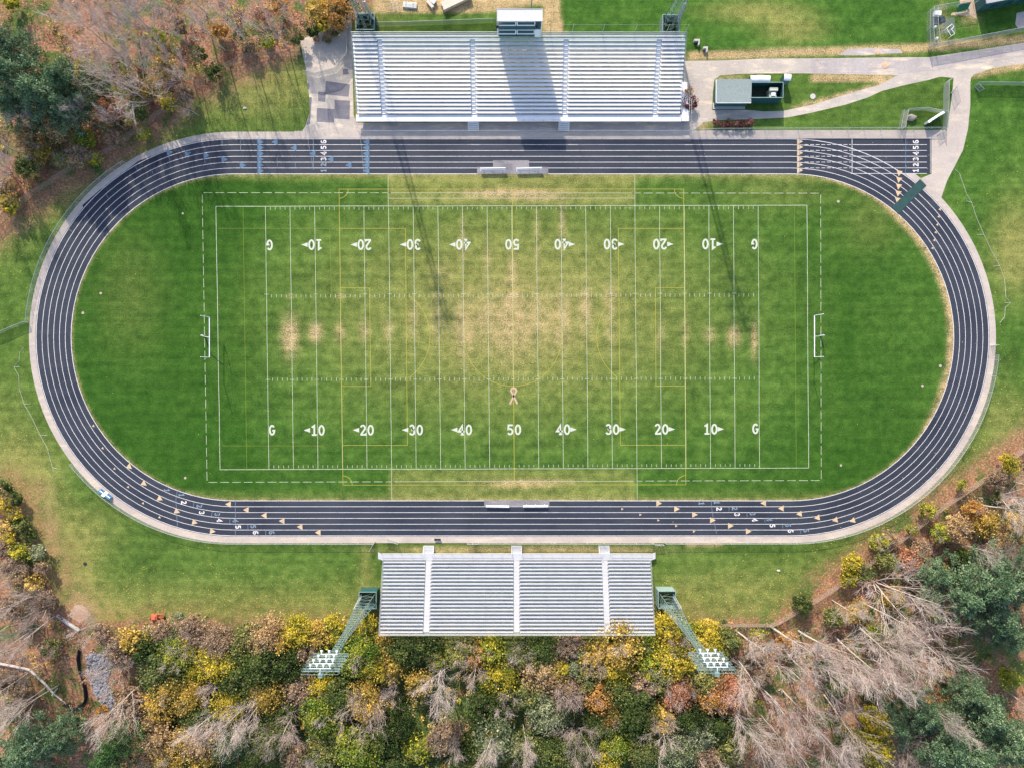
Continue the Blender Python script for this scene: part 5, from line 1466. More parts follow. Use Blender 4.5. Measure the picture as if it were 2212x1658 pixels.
def leafy_proto(seed, leaves, lsize, nclump, gap=0.0):
    """unit crown: radius 1, height 2 (z from 0)"""
    rs = np.random.RandomState(seed)
    C = []
    lean = rs.uniform(-.18, .18, 2); ax = rs.uniform(0, 3.14); el_ = rs.uniform(.55, .95)
    while len(C) < nclump:
        p = rs.uniform(-1, 1, 3)
        if np.linalg.norm(p) > 1 or np.linalg.norm(p) < .30: continue
        p = p * np.array([1.0, 1.0 * el_, .70]); ca, sa = math.cos(ax), math.sin(ax)
        p = np.array([p[0] * ca - p[1] * sa, p[0] * sa + p[1] * ca, p[2]])
        p[2] += 1.15; p[:2] += lean * p[2]
        if p[2] < .6 and rs.rand() < .5: continue
        C.append(p)
    C = np.array(C); cr = rs.uniform(.13, .40, nclump) * (1.25 - .45 * np.linalg.norm(C[:, :2], axis=1)); hue = rs.normal(.46, .25, nclump)
    w_ = cr ** 2; w_ /= w_.sum()
    ids = rs.choice(nclump, leaves, p=w_)
    d = rs.normal(size=(leaves, 3)); d /= np.linalg.norm(d, axis=1, keepdims=True)
    rad = rs.uniform(.35, 1.0, leaves) ** .6
    cent = C[ids] + d * (rad * cr[ids])[:, None] * np.array([1, 1, .8])
    # stray sprays sticking out of the outline
    k = leaves // 7
    dd = rs.normal(size=(k, 3)); dd[:, 2] = np.abs(dd[:, 2]) * .7; dd /= np.linalg.norm(dd, axis=1, keepdims=True)
    cent[:k] = np.array([0, 0, 1.15]) + dd * rs.uniform(.7, 1.28, k)[:, None] * np.array([1, 1, .75])
    co, fa = leaf_cloud(cent, lsize, rs, .3, 1.0, d * .5)
    rnd = hue[ids] + rs.normal(0, .19, leaves); val = rs.uniform(0, 1, leaves)
    b, th = skeleton(seed + 100, fork=.18, spread=.8, n1=7, n2=4, n3=3, n4=0)
    sc = lambda S: [([Vector((p.x * 1.9, p.y * 1.9, p.z * 1.95)) for p in P_], [r_ * 1.7 for r_ in r]) for P_, r in S]
    return leaf_mesh('crown', co, fa, rnd, val, LEAF['yel']), branch_mesh('trunk', sc(b + th), 4)
LEAFY = {'s': [leafy_proto(200 + k, 1700, .100, 10) for k in range(3)], 'm': [leafy_proto(220 + k, 4600, .064, 24) for k in range(5)], 'l': [leafy_proto(240 + k, 8500, .046, 44) for k in range(4)]}
def pine_proto(seed, whorls, clump_n, needle, top=.92, sprd=.07):
    """unit pine: height 1, widest radius about 0.32"""
    rs = np.random.RandomState(seed); cen = []; br = []; hue = []
    for w_ in range(whorls):
        f_ = w_ / (whorls - 1); z = .25 + (top - .25) * f_
        L = .33 * (1 - f_) ** .75 + .035
        n = int(rs.randint(5, 8)); a0 = rs.uniform(0, 6.28)
        for b in range(n):
            a = a0 + 6.283 * b / n + rs.uniform(-.25, .25); Lb = L * rs.uniform(.7, 1.15)
            e = np.array([math.cos(a) * Lb, math.sin(a) * Lb, z + Lb * rs.uniform(.05, .3)])
            br.append(([Vector((0, 0, z)), Vector(e * np.array([.5, .5, 1]) - np.array([0, 0, .01])), Vector(e)], [.006 * (1.2 - f_), .004 * (1.2 - f_), .001]))
            for c_ in np.linspace(.38, 1.0, 3 if Lb > .12 else 2):
                p = np.array([e[0] * c_, e[1] * c_, z + (e[2] - z) * c_]) + rs.normal(0, .018, 3)
                r_ = sprd * rs.uniform(.6, 1.15) * (1 - .35 * f_)
                h = rs.normal(.45, .16)
                for _ in range(clump_n):
                    dd = rs.normal(size=3); dd /= np.linalg.norm(dd); cen.append(p + dd * r_ * rs.uniform(.3, 1) * np.array([1, 1, .75])); hue.append(h)
    cen = np.array(cen)
    co, fa = leaf_cloud(cen, needle, rs, .2, .55)
    rnd = np.array(hue) + rs.normal(0, .17, len(cen))
    br.append(([Vector((0, 0, 0)), Vector((.004, 0, .5)), Vector((0, 0, .97))], [.016, .010, .002]))
    return leaf_mesh('crown', co, fa, rnd, rs.uniform(0, 1, len(cen)), LEAF['pine']), branch_mesh('trunk', br, 5)
PINE = [pine_proto(300, 9, 70, .0125, sprd=.085), pine_proto(301, 8, 80, .013, sprd=.09), pine_proto(302, 10, 64, .012, sprd=.08)]
SPRUCE = [pine_proto(310, 13, 40, .012, .97, .055)]

KIND = {'yel': ('yellow', 'yellow'), 'ygr': ('yellow green', 'yellow'), 'gold': ('golden', 'gold'), 'org': ('orange', 'orange'), 'red': ('salmon red', 'red'), 'grn': ('dark green', 'green'), 'olv': ('olive', 'olive'),
        'tan': ('tan leaved', 'tan'), 'sil': ('silvery green', 'silvery'), 'brn': ('brown twiggy', 'brown'), 'maroon': ('maroon', 'maroon')}
trs = random.Random(77)
GROUP = 'trees and shrubs of the autumn woods'
def set_mat(o, m):
    o.material_slots[0].link = 'OBJECT'; o.material_slots[0].material = m
def put(root, parts, sx, sz):
    for nm, me, mat in parts:
        o = link_mesh(nm, me, root); o.scale = (sx, sx, sz); set_mat(o, mat)
def leafy(u, v, kind, r, where, h=None, size=None, density=1, group=GROUP):
    if group == GROUP: r *= 1.24 if (240 < u < 1600 and v > 1335) else (.66 if v < 130 and 300 < u < 690 else .86)
    h = h or (r * 1.5 + .9)
    shrub = r < 2.6
    base = G(u, v, h * .62); base.z = 0
    s_ = size or ('s' if r < 1.7 else 'm' if r < 2.8 else 'l')
    cm, tm = LEAFY[s_][trs.randrange(len(LEAFY[s_]))]
    nm = ('shrub' if shrub else 'tree')
    e = empty('%s_%s' % (KIND[kind][1], nm), where, nm, base, trs.uniform(0, 6.28), group)
    if kind == 'brn':
        b = BARE[4]
        o = link_mesh('twigs', b[1], e); o.scale = (h * .95,) * 3; set_mat(o, MAT['twigdark'])
    elif kind in ('tan', 'gold', 'org', 'olv', 'ygr', 'red') and group == GROUP and trs.random() < .5:
        o = link_mesh('twigs', BARE[4 + 2 * trs.randrange(2)][1], e); o.scale = (h * 1.12,) * 3; set_mat(o, MAT['twig'])
    o = link_mesh('foliage' if shrub else 'crown', cm, e); o.scale = (r * trs.uniform(.92, 1.12), r * trs.uniform(.8, 1.1), h / 1.95 * trs.uniform(.85, 1.15)); set_mat(o, LEAF[kind])
    o = link_mesh('stem' if shrub else 'trunk', tm, e); o.scale = (r, r, h / 1.95); set_mat(o, MAT['barkdark' if kind in ('grn', 'brn', 'olv') else 'bark'])
def bare(u, v, h, k, where, wide=1.0, dark=False):
    if v < 130 and u > 380: h *= .78; k = 6 + trs.randrange(2)
    elif v < 300 and k >= 6: k = trs.randrange(4)
    base = G(u, v)
    e = empty('bare_tree', where, 'tree', base, trs.uniform(0, 6.28), GROUP)
    t_, w_ = BARE[k]
    for nm, me, mt in (('trunk', t_, 'bark'), ('crown', w_, 'twigdark' if dark else 'twig')):
        o = link_mesh(nm, me, e); o.scale = (h * wide, h * wide, h); set_mat(o, MAT[mt])
def pine(u, v, h, k, where, wide=1.0, kind='pine'):
    h *= .92
    base = G(u, v, h * .6); base.z = 0
    e = empty('pine_tree' if kind == 'pine' else 'spruce_tree', where, 'tree', base, trs.uniform(0, 6.28), GROUP)
    cm, tm = (PINE[k] if kind == 'pine' else SPRUCE[0])
    for nm, me, mt in (('crown', cm, LEAF[kind]), ('trunk', tm, MAT['barkdark'])):
        o = link_mesh(nm, me, e); o.scale = (h * wide, h * wide, h); set_mat(o, mt)
for me_ in [x for p in BARE for x in p] + [p[1] for k in LEAFY for p in LEAFY[k]] + [p[1] for p in PINE + SPRUCE]:
    if not me_.materials: me_.materials.append(MAT['bark'])

# --- bare grey trees: u, v of the foot, height, form, label, width, mauve twigs
for a in [
    (366, 122, 17, 0, 'tall bare tree with a pale trunk rising over yellow green bushes, upper left wood'),
    (411, 98, 16, 1, 'bare feathery tree right of the pale trunked one, upper left wood'),
    (487, 109, 17, 2, 'bare crooked tree above the green bush on the upper left fence'),
    (546, 112, 17, 0, 'bare tree standing at the kink of the upper left woodland fence'),
    (264, 124, 15, 3, 'bare tree whose fan of twigs reaches toward the upper left pines'),
    (330, 218, 12.5, 4, 'many stemmed bare tree spreading over orange leaves beside the upper left pines', 1.35),
    (418, 176, 9, 5, 'low bare tree with orange leaves below it, left of the fence shrub', 1.0),
    (272, 281, 7, 2, 'small bent bare tree close to the upper left fence above the bend'),
    (30, 383, 9, 4, 'pale forked bare tree at the left picture edge above the brown fence', 1.2),
    (56, 378, 9, 1, 'pale slim bare tree just right of the forked one at the left edge', .8),
    (20, 252, 9, 5, 'bare tree peeping out below the upper left pines', 1.0, True),
    (624, 107, 14, 1, 'bare tree in front of the lawn corner next to the side yard', .9),
    (668, 36, 14, 0, 'slim bare tree between the orange tree and the picture top', .8),
    (445, 28, 15, 2, 'bare tree at the picture top above red brown litter, upper left wood'),
    (520, 45, 15, 5, 'wide bare tree near the picture top over orange undergrowth', .9),
    (590, 60, 15, 3, 'bare tree at the picture top left of the slim bare one', .8),
    (320, 60, 14, 1, 'bare tree near the picture top beside the shaded clearing', .8),
    (430, 250, 6, 5, 'small grey bare bush leaning on the fence above the upper left bend', 1.0, True),
    (84, 1283, 12, 0, 'bare tree leaning over the lower left picture edge under the shrub row', .8),
    (118, 1330, 11, 5, 'forked bare tree left of the pink gravel patch', 1.0, True),
    (70, 1360, 11, 3, 'bare brown haze of a tree on the lower left slope', 1.0, True),
    (128, 1478, 14, 2, 'bare straight tree at the bend of the fallen trunk', .7),
    (98, 1484, 14, 0, 'bare straight tree left of the bend of the fallen trunk', .7),
    (62, 1452, 13, 1, 'bare slim tree behind the fallen trunk at the left edge', .7),
    (312, 1471, 15, 1, 'bare tree leaning past the riprap stones', .8),
    (262, 1440, 6.5, 4, 'grey bare bush on the right flank of the riprap stones', 1.3, True),
    (478, 1458, 9, 0, 'white stemmed bare tree in the dark gap of the lower left yellow trees', .8),
    (497, 1512, 12, 2, 'leaning bare tree below the bright yellow tree, lower left'),
    (536, 1520, 13, 3, 'grey bare tree left of the lone yellow green dome near the picture bottom', .9),
    (580, 1490, 12, 5, 'pale branching bare tree under the golden crown below the left tower', .8),
    (696, 1612, 9, 2, 'bare trunk pointing to the picture bottom under the yellow green dome', .7),
    (640, 1530, 11, 1, 'mauve bare tree at the picture bottom left of the yellow green dome', 1.0, True),
    (954, 1436, 14, 3, 'large grey bare tree fanning out in the middle of the bottom wood', 1.0),
    (800, 1500, 9, 4, 'grey bare tree with golden tips right below the left floodlights', 1.2, True),
    (1032, 1412, 8.5, 5, 'small bare tree below the middle of the visitor bleachers', 1.0, True),
    (862, 1470, 7, 1, 'dark bare tree in the shaded gap left of the large grey bare tree', 1.0, True),
    (1070, 1560, 12, 2, 'pale bare tree with a leaning trunk at the middle picture bottom', .8),
    (1130, 1560, 12, 0, 'thin bare tree right of the leaning pale trunk at the bottom', .7),
    (985, 1590, 8, 1, 'bare rod of a tree under the red brown bush at the bottom', .7),
    (1246, 1570, 8, 4, 'curled mauve bare shrub in the dark hollow of the bottom wood', 1.2, True),
    (1424, 1548, 9, 5, 'greyish bare tree among the yellow leaves left of the salmon trees', .9),
    (1416, 1612, 10, 2, 'bare pale trunk near the bottom under the grey green tree', .7),
    (1222, 1480, 8, 3, 'grey brown bare tree in the centre right of the bottom wood', 1.2, True),
    (1588, 1360, 16, 0, 'bare tree standing just right of the right floodlight tower'),
    (1576, 1520, 15, 3, 'bare tree spreading below the salmon red tree', .9),
    (1590, 1420, 14, 1, 'bare feathery tree right beside the right floodlights'),
    (1495, 1615, 11, 2, 'straight bare tree at the bottom left of the red litter slope', .7),
    (1535, 1612, 11, 0, 'bare tree at the bottom in front of the red litter slope', .7),
    (1664, 1352, 19, 0, 'very tall bare tree at the fence bend right of the visitor bleachers'),
    (1690, 1400, 18, 5, 'tall bare tree over red litter below the fence bend', .8),
    (1725, 1362, 18, 2, 'tall bare tree crossing the dark green patch, lower right wood'),
    (1803, 1374, 17, 1, 'tall bare tree left of the yellow green fence bushes, lower right wood'),
    (1851, 1350, 18, 3, 'tall bare tree over orange undergrowth, lower right wood'),
    (1888, 1256, 13, 4, 'many stemmed bare tree above golden leaves beside the lower right pines', 1.3),
    (1948, 1342, 15, 5, 'bare tree whose fan of twigs ends at the shaded clearing, lower right'),
    (1798, 1296, 12, 1, 'slim bare tree just below the lower right woodland fence', .8),
    (1669, 1512, 16, 0, 'bare tree on the red slope near the picture bottom', .9),
    (1735, 1545, 16, 2, 'bare tree on the red slope left of the tall yellow tree', .9),
    (1780, 1500, 16, 5, 'bare tree on the red slope right of the tall trunk pair', .8),
    (1700, 1590, 14, 1, 'bare tree cut by the picture bottom on the red slope', .9, True),
    (1620, 1585, 14, 3, 'bare tree at the bottom between green shrubs and the red slope', .8),
    (1940, 1605, 9, 4, 'mauve bare bush between the tall yellow tree and the lower right pines', 1.4, True),
    (1966, 1500, 15, 2, 'thin bare tree leaning across the lower right pines', .6),
    (2160, 1070, 10, 4, 'pale many stemmed bare tree at the right picture edge', 1.3),
    (2190, 1040, 9, 1, 'pale slim bare tree at the right picture edge above the many stemmed one'),
    (2110, 1180, 8, 5, 'tan grey bare bush right of the lower right fence', 1.2, True),
    (2170, 1490, 10, 0, 'mauve bare tree beside the yellow bush at the right bottom edge', 1.0, True),
    (40, 1395, 7, 5, 'brown bare tree at the left edge above the fallen trunk', 1.3, True), (110, 1290, 7, 4, 'grey bare bush above the culvert pipe', 1.4, True), (95, 1430, 6, 5, 'small bare bush on the brown slope right above the fallen trunk', 1.3, True),
    (215, 1345, 5, 4, 'low bare bush right of the pink gravel patch', 1.5, True), (450, 1372, 5, 4, 'low mauve bare bush at the lawn edge, lower left wood', 1.6, True), (20, 1350, 8, 2, 'slim bare tree on the brown slope at the left edge', .9), (285, 1395, 5, 4, 'twiggy bare bush right above the riprap stones', 1.5, True),
    (215, 40, 9, 6, 'bare tree left of the picture top clearing edge, upper left wood', 0.90),
    (255, 75, 9, 7, 'bare tree right above the upper left pines, near the clearing', 1.00),
    (300, 95, 9, 6, 'bare tree in the middle of the upper left wood over orange litter', 1.10),
    (285, 20, 9, 7, 'bare tree at the picture top right of the clearing', 0.90),
    (345, 30, 9, 6, 'bare tree at the picture top between two feathery ones', 1.00),
    (395, 60, 9, 7, 'bare tree below the picture top over mauve undergrowth', 1.10),
    (455, 75, 9, 6, 'bare tree between the orange shrub and the crooked tree', 0.90),
    (500, 15, 9, 7, 'bare tree cut by the picture top above the orange shrub', 1.00),
    (565, 75, 9, 6, 'thin bare tree above the kink of the woodland fence', 1.10),
    (640, 60, 9, 7, 'thin bare tree left of the dark green bush near the side yard', 0.90),
    (245, 165, 9, 6, 'bare tree over the yellow shrub beside the pines', 1.00),
    (300, 150, 9, 7, 'bare tree over the golden shrub, upper left wood', 1.10),
    (380, 150, 9, 6, 'thin bare tree over the fence slope, upper left', 0.90),
    (110, 275, 9, 7, 'bare tree behind the tan tree below the pines', 1.00),
    (40, 330, 9, 6, 'thin bare tree at the left edge under the pines', 1.10),
    (210, 270, 9, 7, 'thin bare tree above the bend of the upper left fence', 0.90),
    (20, 420, 9, 6, 'thin bare tree at the left edge below the brown fence', 1.00),
    (1700, 1440, 11, 6, 'slender bare tree over the red slope under the fence bend', 0.80),
    (1755, 1400, 14, 7, 'slender bare tree between the very tall ones, lower right', 0.90),
    (1640, 1480, 12, 6, 'slender bare tree on the red slope below the right floodlights', 1.00),
    (1690, 1490, 15, 7, 'slender bare tree in the middle of the red slope', 0.80),
    (1760, 1570, 13, 6, 'slender bare tree near the bottom left of the tall yellow tree', 0.90),
    (1830, 1420, 11, 7, 'slender bare tree in the middle of the lower right wood', 1.00),
    (1880, 1420, 14, 6, 'slender bare tree right of the yellow green bush, lower right', 0.80),
    (1920, 1400, 12, 7, 'slender bare tree left of the shaded clearing', 0.90),
    (1860, 1300, 15, 6, 'slender bare tree just below the fence, lower right', 1.00),
    (1645, 1545, 13, 7, 'slender bare tree at the foot of the red slope', 0.80),
    (2060, 1170, 11, 6, 'slender bare tree beside the tan golden tree', 0.90),
    (2120, 1090, 14, 7, 'slender bare tree behind the right edge fence', 1.00),
    (60, 1222, 5, 4, 'grey bare bush at the lower end of the left shrub row', 1.3, True),
]: bare(*a)
# --- evergreens
for a in [
    (28, 160, 16, 0, 'upper left pine cut by the left picture edge', 1.15), (86, 205, 15, 1, 'upper left pine in the middle of the blue green clump', 1.15), (145, 178, 14, 2, 'upper left pine on the right side of the blue green clump', 1.1),
    (22, 100, 14, 2, 'darker pine behind the upper left clump near the picture top', 1.0), (150, 232, 12, 0, 'upper left pine lowest in the clump', 1.1), (30, 230, 13, 2, 'pine at the left edge below the upper left clump', 1.0),
    (2070, 1285, 15, 0, 'lower right pine nearest the bare trees', 1.15), (2140, 1262, 16, 1, 'lower right pine in the middle of the upper clump', 1.15), (2150, 1330, 14, 2, 'lower right pine hanging over the shaded clearing', 1.1),
    (2200, 1250, 16, 2, 'lower right pine cut by the right picture edge', 1.1), (2186, 1372, 12, 0, 'darker lower right pine at the edge of the clearing', 1.0), (2020, 1240, 11, 1, 'small dark pine left above the lower right clump', 1.0),
    (1930, 1560, 11, 1, 'small pine right of the tall yellow tree', .95), (1990, 1535, 13, 2, 'pine with a thin bare tree leaning over it', 1.1), (2095, 1496, 12, 0, 'pine at the red edge of the clearing, bottom right', .9),
    (2128, 1540, 14, 1, 'bottom right pine under the red clearing', 1.1), (2035, 1605, 16, 0, 'bottom right pine in the middle of the bottom edge', 1.2), (2100, 1632, 16, 2, 'bottom right pine cut by the picture bottom', 1.15), (2178, 1600, 16, 1, 'bottom right pine in the corner of the picture', 1.15),
    (72, 1615, 15, 1, 'bottom left pine beside the green spruce', 1.15), (130, 1592, 12, 2, 'bottom left pine right behind the corner pine', 1.0), (12, 1650, 14, 0, 'bottom left pine in the corner of the picture', 1.1),
]: pine(*a)
pine(254, 1608, 14, 0, 'pointed dark green spruce near the bottom left corner', .95, 'spruce')
pine(228, 1650, 12, 0, 'lower dark green spruce cut by the bottom edge', .95, 'spruce')
